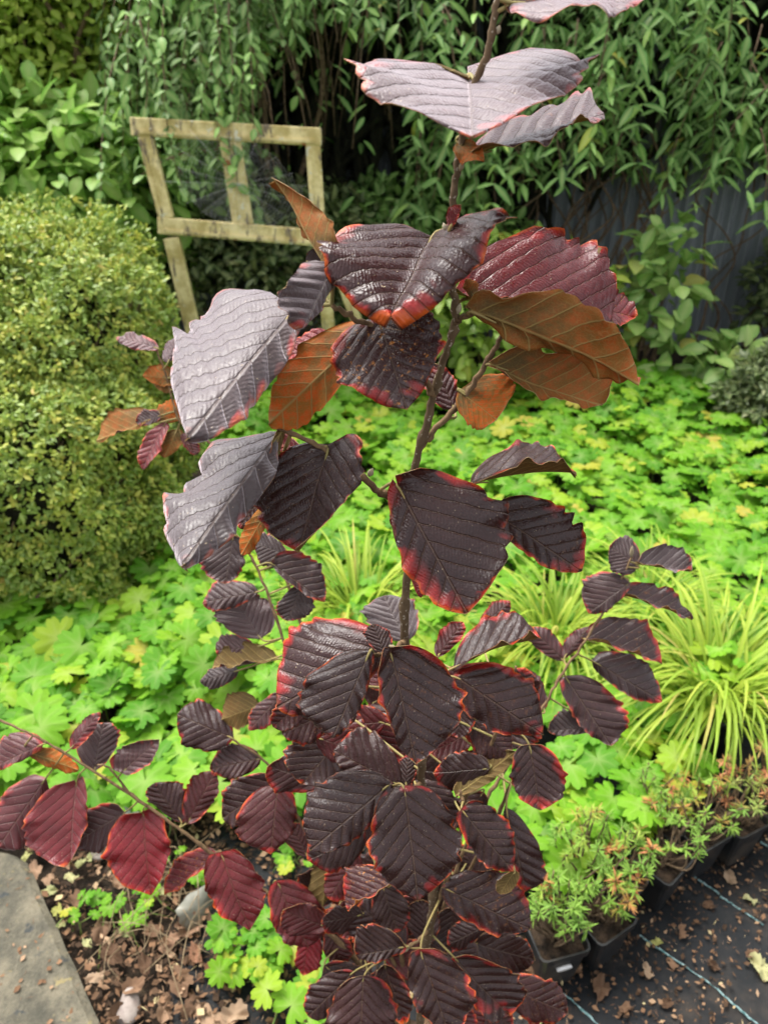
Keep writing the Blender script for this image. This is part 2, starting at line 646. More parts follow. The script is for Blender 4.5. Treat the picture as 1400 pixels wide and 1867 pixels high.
# ================================================================== SETTING
SOIL = rough_mat('soil', (0.012, 0.009, 0.007), (0.05, 0.036, 0.025), 22, 0.95, 0.9, 0.02, 0.2, c3=(0.07, 0.05, 0.03))
n_ = 90
gx = np.sign(np.linspace(-1, 1, n_)) * np.abs(np.linspace(-1, 1, n_)) ** 3 * 60
gy = np.sign(np.linspace(-1, 1, n_)) * np.abs(np.linspace(-1, 1, n_)) ** 3 * 60 + 1.5
XX, YY = np.meshgrid(gx, gy)
ZZ = -0.012 - 0.02 * rng.random(XX.shape)
ZZ[(np.abs(XX) > 12)] = -0.03
idx = np.arange(n_ * n_).reshape(n_, n_)
gf = np.stack([idx[:-1, :-1], idx[:-1, 1:], idx[1:, 1:], idx[1:, :-1]], -1).reshape(-1, 4)
ground = link('ground', mk_mesh('ground', np.stack([XX, YY, ZZ], -1).reshape(-1, 3), gf, SOIL))
ground['kind'] = 'structure'


def membrane_mat():
    m, n, l, b, out = new_mat('weed_membrane')
    tc = obj_coord(n)
    w = n.new('ShaderNodeTexWave')
    w.inputs['Scale'].default_value = 190
    w.inputs['Distortion'].default_value = 0.6
    l.new(tc, w.inputs['Vector'])
    nz = noise(n, l, tc, 7, 6, 0.65)
    col = mix(n, l, sstep(n, l, nz.outputs[0], 0.48, 0.75), (0.006, 0.0075, 0.009), (0.035, 0.028, 0.022))
    l.new(col, b.inputs['Base Color'])
    b.inputs['Roughness'].default_value = 0.62
    b.inputs['Specular IOR Level'].default_value = 0.25
    bp = n.new('ShaderNodeBump')
    bp.inputs['Strength'].default_value = 0.35
    bp.inputs['Distance'].default_value = 0.001
    l.new(w.outputs[0], bp.inputs['Height'])
    b2 = n.new('ShaderNodeBump')
    b2.inputs['Strength'].default_value = 0.6
    b2.inputs['Distance'].default_value = 0.02
    l.new(noise(n, l, tc, 9, 3).outputs[0], b2.inputs['Height'])
    l.new(bp.outputs[0], b2.inputs['Normal'])
    l.new(b2.outputs[0], b.inputs['Normal'])
    return m


mx, my = np.meshgrid(np.linspace(-0.42, 2.4, 70), np.linspace(0.25, 1.75, 46))
mzz = 0.004 + 0.006 * np.sin(mx * 9 + my * 5) * np.sin(my * 11) + 0.004 * rng.random(mx.shape)
idx = np.arange(mx.size).reshape(mx.shape)
mf = np.stack([idx[:-1, :-1], idx[:-1, 1:], idx[1:, 1:], idx[1:, :-1]], -1).reshape(-1, 4)
membrane = link('weed_membrane', mk_mesh('weed_membrane', np.stack([mx, my, mzz], -1).reshape(-1, 3), mf, membrane_mat()))
membrane['kind'] = 'structure'

THREAD = rough_mat('blue_green_thread', (0.015, 0.10, 0.10), (0.30, 0.42, 0.42), 160, 0.6, 0.4, 0.001)
for seg in ([(1165, 1705), (1205, 1733), (1290, 1790), (1330, 1825), (1385, 1872)], [(1245, 1587), (1300, 1622), (1310, 1630)],
            [(1312, 1634), (1345, 1656), (1390, 1686)], [(1385, 1535), (1420, 1555)],
            [(945, 1738), (970, 1757)], [(1010, 1800), (1040, 1822), (1100, 1877)]):
    pts = smooth_path([G(x, y, 0.012) for x, y in seg], 8)
    pts[:, :2] += rng.normal(0, 0.0008, (len(pts), 2))
    v, f = tube(pts, [0.0020], 5, 0.3)
    link('thread', mk_mesh('thread', v, f, THREAD), membrane)


# ---- concrete slab path, lower left
def slab_mat():
    m, n, l, b, out = new_mat('mossy_concrete')
    tc = obj_coord(n)
    a = noise(n, l, tc, 11, 8, 0.7)
    c = mix(n, l, sstep(n, l, a.outputs[0], 0.35, 0.65), (0.075, 0.07, 0.05), (0.20, 0.175, 0.12))
    g = noise(n, l, tc, 130, 4, 0.7)
    c = mix(n, l, 0.6, c, mix(n, l, g.outputs[0], (0.35, 0.35, 0.35), (1.6, 1.6, 1.6)), 'MULTIPLY')
    li = noise(n, l, tc, 26, 5, 0.7)
    c = mix(n, l, sstep(n, l, li.outputs[0], 0.60, 0.68), c, (0.27, 0.22, 0.10))
    dk = noise(n, l, tc, 19, 4, 0.6)
    c = mix(n, l, sstep(n, l, dk.outputs[0], 0.62, 0.7), c, (0.045, 0.05, 0.05))
    l.new(c, b.inputs['Base Color'])
    b.inputs['Roughness'].default_value = 0.85
    bp = n.new('ShaderNodeBump')
    bp.inputs['Strength'].default_value = 1.0
    bp.inputs['Distance'].default_value = 0.008
    l.new(g.outputs[0], bp.inputs['Height'])
    l.new(bp.outputs[0], b.inputs['Normal'])
    return m


e = [G(-330, 1490, 0.04), G(30, 1558, 0.04), G(48, 1570, 0.04), G(58, 1588, 0.04), G(190, 1880, 0.04), G(260, 2060, 0.04)]
edge = np.vstack([np.linspace(p_, q_, 9)[:-1] for p_, q_ in zip(e[:-1], e[1:])] + [e[-1]])
edge[:, :2] += rng.normal(0, 0.0018, (len(edge), 2))
back = np.array([[-2.2, q[1], q[2]] for q in edge])
rows = []
for t, dz in ((0.0, -0.07), (0.0, -0.012), (0.012, 0.0), (0.25, 0.002), (1.0, 0.0)):
    rr = edge * (1 - t) + back * t
    rr[:, 2] += dz
    rows.append(rr)
rows = np.array(rows)
ne = len(edge)
idx = np.arange(5 * ne).reshape(5, ne)
sf = np.stack([idx[:-1, :-1], idx[:-1, 1:], idx[1:, 1:], idx[1:, :-1]], -1).reshape(-1, 4)
path = link('concrete_path', mk_mesh('concrete_path', rows.reshape(-1, 3), sf, slab_mat(), smooth=False))
path['kind'] = 'structure'

# ================================================================== FENCE
FY = 4.75


def fence_mat():
    m, n, l, b, out = new_mat('weathered_corrugated_steel')
    tc = obj_coord(n)
    a = noise(n, l, tc, 2.5, 6, 0.65)
    c = mix(n, l, a.outputs[0], (0.16, 0.185, 0.20), (0.33, 0.36, 0.38))
    d = noise(n, l, tc, 9, 5, 0.7)
    c = mix(n, l, sstep(n, l, d.outputs[0], 0.6, 0.72), c, (0.07, 0.055, 0.04))
    l.new(c, b.inputs['Base Color'])
    b.inputs['Roughness'].default_value = 0.5
    b.inputs['Metallic'].default_value = 0.0
    return m


FM = fence_mat()
fence = thing('corrugated_fence', 'dark blue grey corrugated metal fence behind the climber', 'fence', (0.5, FY, 0))
for k in range(7):
    x0, x1 = -3.2 + k * 1.02, -3.2 + (k + 1) * 1.02 + 0.03
    xs = np.linspace(x0, x1, 15 * 8)
    dy = 0.018 * np.sin(xs / 0.068 * 2 * np.pi) + (k % 2) * 0.006
    zs = np.array([-0.05, 0.6, 1.3, 2.0])
    v = np.array([[x, FY + q, z] for z in zs for x, q in zip(xs, dy)])
    nn = len(xs)
    idx = np.arange(len(v)).reshape(4, nn)
    f = np.stack([idx[:-1, :-1], idx[:-1, 1:], idx[1:, 1:], idx[1:, :-1]], -1).reshape(-1, 4)
    link('sheet_panel', mk_mesh('sheet_panel', v, f, FM), fence)

# ================================================================== WOOD WINDOW FRAME
def frame_mat():
    m, n, l, b, out = new_mat('peeling_painted_wood')
    tc = obj_coord(n)
    mp = n.new('ShaderNodeMapping')
    mp.inputs['Scale'].default_value = (1, 1, 0.25)
    l.new(tc, mp.inputs[0])
    a = noise(n, l, tc, 13, 6, 0.65)
    c = mix(n, l, sstep(n, l, a.outputs[0], 0.35, 0.65), (0.46, 0.36, 0.13), (0.78, 0.66, 0.34))
    d = noise(n, l, mp.outputs[0], 24, 5, 0.7)
    c = mix(n, l, sstep(n, l, d.outputs[0], 0.54, 0.64), c, (0.17, 0.13, 0.09))
    r2 = noise(n, l, tc, 6, 3, 0.6)
    c = mix(n, l, sstep(n, l, r2.outputs[0], 0.63, 0.68), c, (0.33, 0.11, 0.025))
    w2 = noise(n, l, tc, 31, 3, 0.6)
    c = mix(n, l, sstep(n, l, w2.outputs[0], 0.62, 0.68), c, (0.62, 0.60, 0.46))
    l.new(c, b.inputs['Base Color'])
    b.inputs['Roughness'].default_value = 0.75
    bp = n.new('ShaderNodeBump')
    bp.inputs['Strength'].default_value = 0.6
    bp.inputs['Distance'].default_value = 0.006
    l.new(d.outputs[0], bp.inputs['Height'])
    l.new(bp.outputs[0], b.inputs['Normal'])
    return m


WFM = frame_mat()
W_TL, W_TR = V(262, 232, 3.30), V(568, 249, 3.36)
W_BL, W_BR = V(308, 412, 3.26), V(582, 434, 3.32)
wN = norm(np.cross(W_TR - W_TL, W_BL - W_TL))
if wN[1] > 0:
    wN = -wN


def bar(p, q, w, d, bev=0.004):
    p, q = np.asarray(p), np.asarray(q)
    ax = (q - p) / 2
    y = norm(np.cross(wN, ax))
    return box_vf((p + q) / 2, ax, y * w / 2, wN * d / 2)


frame = thing('window_frame', 'old weathered wooden window frame on legs behind the clipped hedge', 'window frame', (-0.75, 3.3, 0))


def fbar(name, p, q, w, d, beads=True, parent=frame):
    o = link(name, mk_mesh(name, *bar(p, q, w, d), WFM, smooth=False), parent)
    b = o.modifiers.new('bevel', 'BEVEL')
    b.width = 0.004
    b.segments = 2
    if beads:
        y = norm(np.cross(wN, q - p))
        for s in (-1,):
            v, f = bar(p + (q - p) * 0.04 + y * s * w * 0.28 + wN * d * 0.5, q - (q - p) * 0.04 + y * s * w * 0.28 + wN * d * 0.5, w * 0.16, 0.012)
            link('bead_moulding', mk_mesh('bead_moulding', v, f, WFM, smooth=False), o)
    return o


dn = norm(W_BL - W_TL)
fbar('top_rail', W_TL + norm(W_TL - W_TR) * 0.045, W_TR + norm(W_TR - W_TL) * 0.04, 0.064, 0.052)
fbar('bottom_rail', W_BL + norm(W_BL - W_BR) * 0.04, W_BR + norm(W_BR - W_BL) * 0.04, 0.064, 0.052)
fbar('stile', W_TL + dn * 0.03, W_BL - dn * 0.03, 0.058, 0.046)
fbar('stile', W_TR + dn * 0.03, W_BR - norm(W_BR - W_TR) * 0.03, 0.058, 0.046)
m0, m1 = (W_TL * 0.50 + W_TR * 0.50), (W_BL * 0.50 + W_BR * 0.50)
fbar('mullion', m0 + dn * 0.03, m1 - dn * 0.03, 0.082, 0.040)


def to_ground(p, px, py, Y):
    q = V(px, py, Y)
    t = (0 - p[2]) / (q[2] - p[2])
    return p + (q - p) * t


fbar('leg', W_BL + dn * 0.045, to_ground(W_BL, 338, 540, 3.24), 0.062, 0.05, False)
fbar('leg', W_BR + dn * 0.045, to_ground(W_BR, 598, 600, 3.34), 0.055, 0.05, False)
rb0 = V(602, 452, 3.62)
fbar('leg', rb0, to_ground(rb0, 648, 580, 3.62), 0.055, 0.05, False)
fbar('side_rail', W_BR + dn * 0.0 - wN * 0.035, rb0 - norm(np.array([0, 0, 1])) * 0.02, 0.05, 0.045, False)

# spider web strung across the panes
hub = W_TL * 0.34 + W_BR * 0.36 + W_TR * 0.16 + W_BL * 0.14
ex, ey = norm(W_TR - W_TL), norm(W_BL - W_TL)
parts = []
NS = 18
angs = [2 * math.pi * k / NS + random.uniform(-.08, .08) for k in range(NS)]
lens = [random.uniform(0.17, 0.25) for k in range(NS)]
wo = wN * 0.035
for a_, L_ in zip(angs, lens):
    parts.append(tube([hub + wo, hub + wo + (ex * math.cos(a_) * 1.25 + ey * math.sin(a_)) * L_], [0.00035], 3))
for k in range(4, 22):
    rr = 0.010 * k
    for i in range(NS):
        a0, a1 = angs[i], angs[(i + 1) % NS]
        if rr < min(lens[i], lens[(i + 1) % NS]):
            parts.append(tube([hub + wo + (ex * math.cos(a_) * 1.25 + ey * math.sin(a_)) * rr for a_ in (a0, a1)], [0.0003], 3))
wv, wf = join(parts)
web_m = rough_mat('spider_silk', (0.7, 0.7, 0.7), (0.8, 0.8, 0.8), 5, 0.4, 0.0)
tag(link('spider_web', mk_mesh('spider_web', wv, wf, web_m)), 'fine pale spider web strung across the panes of the wooden window frame', 'spider web')

# ================================================================== BACKGROUND PLANTS
CLIMB = foliage_mat('climber_leaf', [(0.0, (0.03, 0.12, 0.02)), (0.45, (0.075, 0.23, 0.045)), (0.8, (0.15, 0.35, 0.075)), (0.96, (0.24, 0.43, 0.08)), (1.0, (0.45, 0.42, 0.04))], 0.48, 0.22, 0.25)
WEEP = foliage_mat('weeping_leaf', [(0.0, (0.04, 0.13, 0.025)), (0.6, (0.10, 0.25, 0.05)), (1.0, (0.21, 0.42, 0.09))], 0.48, 0.22, 0.25)
lance_t = [tpl_lance(0.27, 0.35, 0.25), tpl_lance(0.32, 0.2, 0.35), tpl_lance(0.24, 0.5, 0.15)]
oval_t = [tpl_round(0.52, 0.25, 0.2), tpl_round(0.62, 0.15, 0.3)]
tiny_t = [tpl_lance(0.5, 0.3, 0.12, 2), tpl_lance(0.6, 0.2, 0.2, 2)]


def strands(tops, lens, step, leaf, spread, arch=0.2, face=(0, -1, 0)):
    """hanging shoots with opposite leaf pairs -> pos, dir, up, size, shoot paths"""
    pos, dr, up, sz, paths = [], [], [], [], []
    for tp, L in zip(tops, lens):
        k = max(3, int(L / step))
        az = rng.uniform(-math.pi, 0)
        out = np.array([math.cos(az), math.sin(az), 0]) * arch * rng.uniform(0.3, 1.4)
        t = np.linspace(0, 1, k)
        pth = tp + np.outer(t * (1.6 - 0.6 * t), out) + np.outer(-(t ** 1.15) * L, (0, 0, 1))
        pth[:, :2] += np.cumsum(rng.normal(0, 0.006, (k, 2)), 0)
        paths.append(pth)
        for i in range(1, k):
            a = rng.uniform(0, math.pi) + (i % 2) * math.pi / 2
            for s in (0, math.pi):
                if rng.random() < 0.12:
                    continue
                h = np.array([math.cos(a + s), math.sin(a + s) - 0.35, 0])
                d = h * spread * rng.uniform(.5, 1.2) + np.array([0, 0, -rng.uniform(0.05, 1.1)])
                pos.append(pth[i])
                dr.append(d)
                up.append(np.array([rng.normal(0, .35), -0.55 + rng.normal(0, .35), 0.9]))
                sz.append(leaf * rng.uniform(0.65, 1.2))
    return np.array(pos), np.array(dr), np.array(up), np.array(sz), paths


def split_leaves(root, mat, tpls, pos, dr, up, sz, n_single, stuffname='foliage', leafname='leaf', rnd=None):
    """the n that show largest become leaf objects, the rest one mesh"""
    vis = in_view(pos)
    dist = np.linalg.norm(pos - CAM, axis=1) / sz
    dist[~vis] += 1e6
    order = np.argsort(dist)
    a, b = order[:n_single], order[n_single:]
    if n_single:
        leaf_objects(leafname, mat, root, tpls, pos[a], dr[a], up[a], sz[a])
    if len(b):
        cloud_obj(stuffname, mat, root, tpls, pos[b], dr[b], up[b], sz[b], rnd=None if rnd is None else rnd[b])


CORE = rough_mat('dark_gap_shade', (0.012, 0.013, 0.006), (0.03, 0.03, 0.012), 30, 0.95, 1.0, 0.03)  # near-black colour standing in for the shade deep between leaves
# --- evergreen climber over the fence
climber = thing('evergreen_climber', 'dense evergreen climber with long narrow leaves hanging over the metal fence', 'climber', (1.0, 4.55, 0))
N = 700


def lump(p, f=2.3, o=0.0):
    return np.sin(p[:, 0] * f * 1.7 + o) * np.sin(p[:, 2] * f * 2.1 + 1.3 + o) + 0.6 * np.sin(p[:, 0] * f * 4.3 + p[:, 2] * f * 3.1 + o)


tx = rng.uniform(-0.55, 3.4, N)
ty = rng.uniform(3.75, 4.6, N)
tz = rng.uniform(1.2, 2.6, N)
bot = 0.98 + 0.16 * np.sin(tx * 3.1) + rng.normal(0, 0.10, N) + np.where(tx < 0.5, -0.12, 0.0) + 0.22 * (tx > 0.95)
L = np.clip(tz - bot, 0.12, 0.6)
tops = np.stack([tx, ty, tz], 1)
keep = ((tz - bot) > 0.1) & (lump(tops) > -0.3)
qx, qy, _q = project(tops)
keep &= ~((qx > 440) & (qx < 760) & (qy > 30) & (rng.random(N) < 0.9))
pos, dr, up, sz, paths = strands(tops[keep], L[keep], 0.055, 0.102, 1.25)
M = 8500
bp_ = np.stack([rng.uniform(-0.9, 3.5, M), rng.uniform(4.2, 4.72, M), rng.uniform(1.0, 2.7, M)], 1)
bp_[:, 2] = np.maximum(bp_[:, 2], 0.98 + 0.16 * np.sin(bp_[:, 0] * 3.1) + 0.22 * (bp_[:, 0] > .95) + rng.normal(0, 0.06, M))
bp_ = bp_[lump(bp_, 2.3, 0.0) > -0.1]
qx, qy, _q = project(bp_)
bp_ = bp_[~((qx > 440) & (qx < 760) & (qy > 40) & (rng.random(len(bp_)) < 0.85))]
M = len(bp_)
pos = np.vstack([pos, bp_])
dr = np.vstack([dr, np.stack([rng.normal(0, .9, M), rng.normal(-.4, .4, M), rng.uniform(-1.0, .3, M)], 1)])
up = np.vstack([up, np.stack([rng.normal(0, .5, M), rng.normal(-.6, .3, M), np.full(M, .8)], 1)])
sz = np.concatenate([sz, 0.098 * rng.uniform(.6, 1.2, M)])
hq = project(pos)
hk = (((hq[0] - 600) / 150) ** 2 + ((hq[1] - 250) / 220) ** 2 > 1) | (rng.random(len(pos)) < .10)
pos, dr, up, sz = pos[hk], dr[hk], up[hk], sz[hk]
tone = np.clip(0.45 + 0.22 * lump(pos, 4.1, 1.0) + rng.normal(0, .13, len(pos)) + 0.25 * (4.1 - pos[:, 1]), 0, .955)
tone[rng.random(len(pos)) < .012] = .99
split_leaves(climber, CLIMB, lance_t, pos, dr, up, sz * rng.uniform(.75, 1.15, len(sz)), 300, rnd=tone)
sv_, sf_ = join([tube(p[::3] if len(p) > 6 else p, [0.004, 0.002], 4) for p in paths[::2]])
o = link('shoots', mk_mesh('shoots', sv_, sf_, WOODY), climber)
o['kind'] = 'stuff'
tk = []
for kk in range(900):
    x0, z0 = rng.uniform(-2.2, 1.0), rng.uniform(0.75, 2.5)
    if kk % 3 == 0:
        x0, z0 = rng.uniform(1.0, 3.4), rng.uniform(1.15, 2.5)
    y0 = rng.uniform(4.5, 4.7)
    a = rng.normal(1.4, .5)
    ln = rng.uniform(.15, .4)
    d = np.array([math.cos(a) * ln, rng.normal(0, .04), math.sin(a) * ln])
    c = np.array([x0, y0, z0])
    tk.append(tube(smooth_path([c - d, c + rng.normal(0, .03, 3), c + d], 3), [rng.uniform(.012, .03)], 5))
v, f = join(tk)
o = link('gap_shade_filler', mk_mesh('gap_shade_filler', v, f, CORE), climber)  # dark tangle added so the hollows in the climber look shaded
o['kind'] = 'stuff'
# bare brown stems climbing up from the ground
for k in range(46):
    if k < 34:
        x0 = rng.uniform(0.55, 1.55)
        y0 = rng.uniform(4.35, 4.66)
    else:
        x0 = rng.uniform(1.6, 2.6)
        y0 = rng.uniform(4.5, 4.68)
    hgt = rng.uniform(1.0, 1.5)
    pts = [[x0, y0, -0.02]]
    for q in range(1, 7):
        pts.append([x0 + rng.normal(0, 0.05) + 0.12 * math.sin(q * 0.9 + k), y0 + rng.normal(0, 0.02), hgt * q / 6])
    v, f = tube(smooth_path(pts, 5), [rng.uniform(0.004, 0.012), rng.uniform(0.003, 0.006)], 5, 0.1)
    link('stem', mk_mesh('stem', v, f, WOODY), climber)

# --- weeping shrub, upper left of the frame
weep = thing('weeping_shrub', 'arching green shrub with small paired leaves above the wooden window frame', 'shrub', (-1.1, 4.2, 0))
N = 300
tx = rng.uniform(-1.40, -0.35, N)
ty = rng.uniform(3.5, 4.4, N)
tz = rng.uniform(1.1, 2.5, N)
bot = 0.95 + rng.normal(0, 0.12, N) + np.clip((tx + 1.1), 0, 1) * 0.35
L = np.clip(tz - bot, 0.12, 0.75)
wt = np.stack([tx, ty, tz], 1)
qx, qy, _q = project(wt)
keep = (qx > 235 + rng.normal(0, 40, N)) & (lump(wt, 3.1, 3.0) > -0.45) & ~((qx > 420) & (qy > 20) & (rng.random(N) < .85))
pos, dr, up, sz, paths = strands(wt[keep], L[keep], 0.030, 0.055, 0.9, 0.28)
M = 9000
bp_ = np.stack([rng.uniform(-1.45, -0.3, M), rng.uniform(4.1, 4.6, M), rng.uniform(0.7, 2.6, M)], 1)
bp_ = bp_[lump(bp_, 3.1, 3.0) > -0.15]
qx, qy, _q = project(bp_)
bp_ = bp_[(qx > 240 + rng.normal(0, 40, len(bp_))) & ~((qx > 420) & (qy > 40) & (rng.random(len(bp_)) < .8))]
M = len(bp_)
pos = np.vstack([pos, bp_])
dr = np.vstack([dr, np.stack([rng.normal(0, .7, M), rng.normal(-.4, .4, M), rng.uniform(-1.2, 0.2, M)], 1)])
up = np.vstack([up, np.stack([rng.normal(0, .4, M), rng.normal(-.6, .3, M), np.full(M, .8)], 1)])
sz = np.concatenate([sz, 0.075 * rng.uniform(.6, 1.2, M)])
hq = project(pos)
hk = (((hq[0] - 600) / 150) ** 2 + ((hq[1] - 250) / 220) ** 2 > 1) | (rng.random(len(pos)) < .10)
pos, dr, up, sz = pos[hk], dr[hk], up[hk], sz[hk]
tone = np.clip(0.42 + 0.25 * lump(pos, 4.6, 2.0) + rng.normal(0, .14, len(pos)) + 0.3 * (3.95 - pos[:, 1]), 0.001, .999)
split_leaves(weep, WEEP, oval_t + [lance_t[1]], pos, dr, up, sz, 150, rnd=tone)
sv_, sf_ = join([tube(p[::4] if len(p) > 8 else p, [0.004, 0.0015], 4) for p in paths])
o = link('shoots', mk_mesh('shoots', sv_, sf_, WOODY), weep)
o['kind'] = 'stuff'
for k in range(6):
    x0 = -1.5 + k * 0.2
    v, f = tube(smooth_path([[x0, 4.3, -0.03], [x0 + rng.normal(0, .1), 4.3, 0.7], [x0 + rng.normal(0, .25), 4.2, 1.5], [x0 + rng.normal(0, .3), 4.1, 2.2]], 5), [0.02, 0.008], 6, 0.06)
    link('stem', mk_mesh('stem', v, f, WOODY), weep)


def ball_points(n, c, r, shell=0.45, flat=0.0, noise_amp=0.15, boxy=0.0):
    d = norm(rng.normal(0, 1, (n, 3)))
    d[:, 2] = np.where(d[:, 2] < flat, np.abs(d[:, 2]) * 0.6, d[:, 2])
    d = norm(d)
    bump_ = 1 + noise_amp * (np.sin(d[:, 0] * 7 + 1.3) * np.sin(d[:, 1] * 6 + 2) + 0.6 * np.sin(d[:, 2] * 11 + d[:, 0] * 9))
    rad = (1 - shell * rng.random(n) ** 2.2) * bump_
    q = d
    if boxy:
        k = (np.abs(d) ** boxy).sum(1) ** (-1 / boxy)
        q = d * k[:, None]
    return np.asarray(c) + q * rad[:, None] * np.asarray(r), d


def bush(name, label, cat, base, center, radii, n, tpls, leaf, mat, singles=0, group=None, shell=0.5, nstems=6, outward=0.7):
    root = thing(name, label, cat, base, group)
    p, d = ball_points(n, center, radii, shell, -1.0 if center[2] > 0.9 else -0.3)
    p[:, 2] = np.maximum(p[:, 2], 0.015)
    dr = d * outward + rng.normal(0, .55, (n, 3)) + np.array([0, 0, -0.15])
    up = d * 0.6 + np.array([0, -0.1, 0.9]) + rng.normal(0, .3, (n, 3))
    split_leaves(root, mat, tpls, p, dr, up, leaf * rng.uniform(.6, 1.25, n), singles)
    for k in range(nstems):
        e_ = np.asarray(center) + norm(rng.normal(0, 1, 3)) * np.asarray(radii) * 0.7
        e_[2] = max(e_[2], center[2])
        b_ = np.asarray(base, float) + np.array([rng.normal(0, .04), rng.normal(0, .04), -0.03])
        mid = (b_ + e_) / 2 + rng.normal(0, .04, 3)
        v, f = tube(smooth_path([b_, mid, e_], 5), [0.012, 0.004], 5, 0.06)
        link('stem', mk_mesh('stem', v, f, WOODY), root)
    return root


YGT = foliage_mat('yellow_green_tree_leaf', [(0, (0.22, 0.38, 0.03)), (0.6, (0.40, 0.55, 0.07)), (1, (0.58, 0.64, 0.13))], 0.55, 0.2, 0.55)
BRIGHT = foliage_mat('bright_laurel_leaf', [(0, (0.13, 0.33, 0.04)), (0.6, (0.27, 0.50, 0.08)), (1, (0.42, 0.62, 0.16))], 0.45, 0.35, 0.45)
LIME = foliage_mat('lime_shrub_leaf', [(0, (0.13, 0.27, 0.02)), (0.6, (0.24, 0.40, 0.03)), (0.93, (0.34, 0.48, 0.05)), (1, (0.5, 0.42, 0.05))], 0.45, 0.4, 0.35)
DARKS = foliage_mat('dark_shrub_leaf', [(0, (0.015, 0.045, 0.012)), (0.7, (0.035, 0.09, 0.022)), (1, (0.09, 0.10, 0.03))], 0.45, 0.45, 0.2)
HYD = foliage_mat('soft_green_leaf', [(0, (0.10, 0.24, 0.04)), (0.6, (0.19, 0.36, 0.07)), (0.94, (0.28, 0.44, 0.10)), (1, (0.45, 0.42, 0.08))], 0.45, 0.4, 0.35)

c_ = V(130, 60, 4.35)
bush('yellow_green_tree', 'yellow green leafy tree rising behind the glossy bright bush', 'tree', (c_[0], 4.35, 0), (c_[0] - 0.22, 4.35, 1.62), (0.60, 0.30, 0.75), 9000, oval_t, 0.055, YGT, 0, shell=0.6, nstems=7)
c_ = V(80, 270, 4.0)
bush('glossy_bush', 'bright glossy green bush with broad leaves behind the clipped hedge', 'bush', (c_[0], 4.0, 0), (c_[0] - 0.1, 3.95, 0.95), (0.75, 0.45, 0.52), 2600, oval_t, 0.115, BRIGHT, 160)
c_ = V(475, 520, 4.1)
bush('dark_shrub', 'dark green low shrub growing beneath the wooden window frame', 'shrub', (c_[0], 4.1, 0), (c_[0], 4.1, 0.55), (0.75, 0.35, 0.5), 4200, oval_t, 0.06, DARKS, 0)
c_ = V(740, 520, 4.3)
bush('leafy_shrub', 'mid green shrub under the climber behind the main stem', 'shrub', (c_[0], 4.3, 0), (c_[0], 4.3, 0.5), (0.62, 0.35, 0.52), 3800, oval_t, 0.07, WEEP, 0)
c_ = V(905, 620, 3.7)
bush('lime_shrub', 'lime yellow leafy shrub at the back edge of the ground cover', 'shrub', (c_[0], 3.7, 0), (c_[0] - 0.02, 3.7, 0.42), (0.55, 0.35, 0.42), 1500, oval_t, 0.085, LIME, 160)
c_ = V(1195, 600, 3.75)
bush('soft_leaf_shrub', 'upright soft green shrub with broad leaves against the metal fence', 'shrub', (c_[0], 3.75, 0), (c_[0] - .02, 3.75, 0.44), (0.20, 0.20, 0.50), 210, [tpl_round(0.62, .2, .3), tpl_round(0.7, .15, .2)], 0.105, HYD, 200, outward=0.5)
c_ = V(1310, 690, 3.5)
bush('soft_leaf_shrub', 'short soft green shrub between the upright shrub and the dwarf conifer', 'shrub', (c_[0], 3.5, 0), (c_[0], 3.5, 0.22), (0.18, 0.16, 0.24), 130, [tpl_round(0.62, .2, .3), tpl_round(0.7, .15, .2)], 0.11, HYD, 120, outward=0.5)
c_ = V(1400, 740, 3.2)
bush('dwarf_conifer', 'dark green dwarf conifer mound in front of the metal fence', 'conifer', (c_[0] + .06, 3.2, 0), (c_[0] + 0.08, 3.2, 0.2), (0.30, 0.25, 0.28), 6000, tiny_t, 0.035, DARKS, 0, nstems=4)
c_ = V(1395, 590, 4.4)
bush('dark_shrub', 'small dark shrub growing at the foot of the metal fence', 'shrub', (c_[0], 4.4, 0), (c_[0] + .15, 4.4, 0.35), (0.3, 0.2, 0.4), 900, oval_t, 0.07, DARKS, 0)

# --- clipped hedge mound, left
HEDGE = foliage_mat('hedge_leaf', [(0, (0.08, 0.17, 0.015)), (0.4, (0.19, 0.32, 0.025)), (0.72, (0.40, 0.46, 0.045)), (0.90, (0.58, 0.52, 0.07)), (1.0, (0.45, 0.22, 0.05))], 0.45, 0.45, 0.28)
hedge = thing('clipped_hedge', 'rounded clipped hedge with tiny yellow green leaves beside the wooden window frame', 'hedge', (-1.2, 2.75, 0))


def hedge_leaves(n, c, r, size):
    nsp = n // 7
    p, d = ball_points(nsp, c, r, 0.17, -0.95, 0.11, 2.9)
    cam_side = ((CAM - p) * d).sum(1) > -0.25
    hol = np.sin(p[:, 0] * 9 + p[:, 1] * 4) * np.sin(p[:, 2] * 17 + p[:, 0] * 5) + .5 * np.sin(p[:, 0] * 23 + p[:, 2] * 31 + p[:, 1] * 15)
    cam_side &= (hol > -0.80 - 0.2 * p[:, 2]) | (rng.random(nsp) < .4)
    p, d = p[cam_side], d[cam_side]
    k = len(p)
    P_ = np.repeat(p, 7, 0) + rng.normal(0, 0.008, (k * 7, 3))
    D_ = np.repeat(d, 7, 0) * 0.55 + rng.normal(0, .62, (k * 7, 3))
    U_ = np.repeat(d, 7, 0) + np.array([0, 0, .5]) + rng.normal(0, .25, (k * 7, 3))
    rn = np.repeat(rng.random(k), 7) * 0.6 + rng.random(k * 7) * 0.38
    return P_, D_, U_, size * rng.uniform(.7, 1.25, k * 7), rn


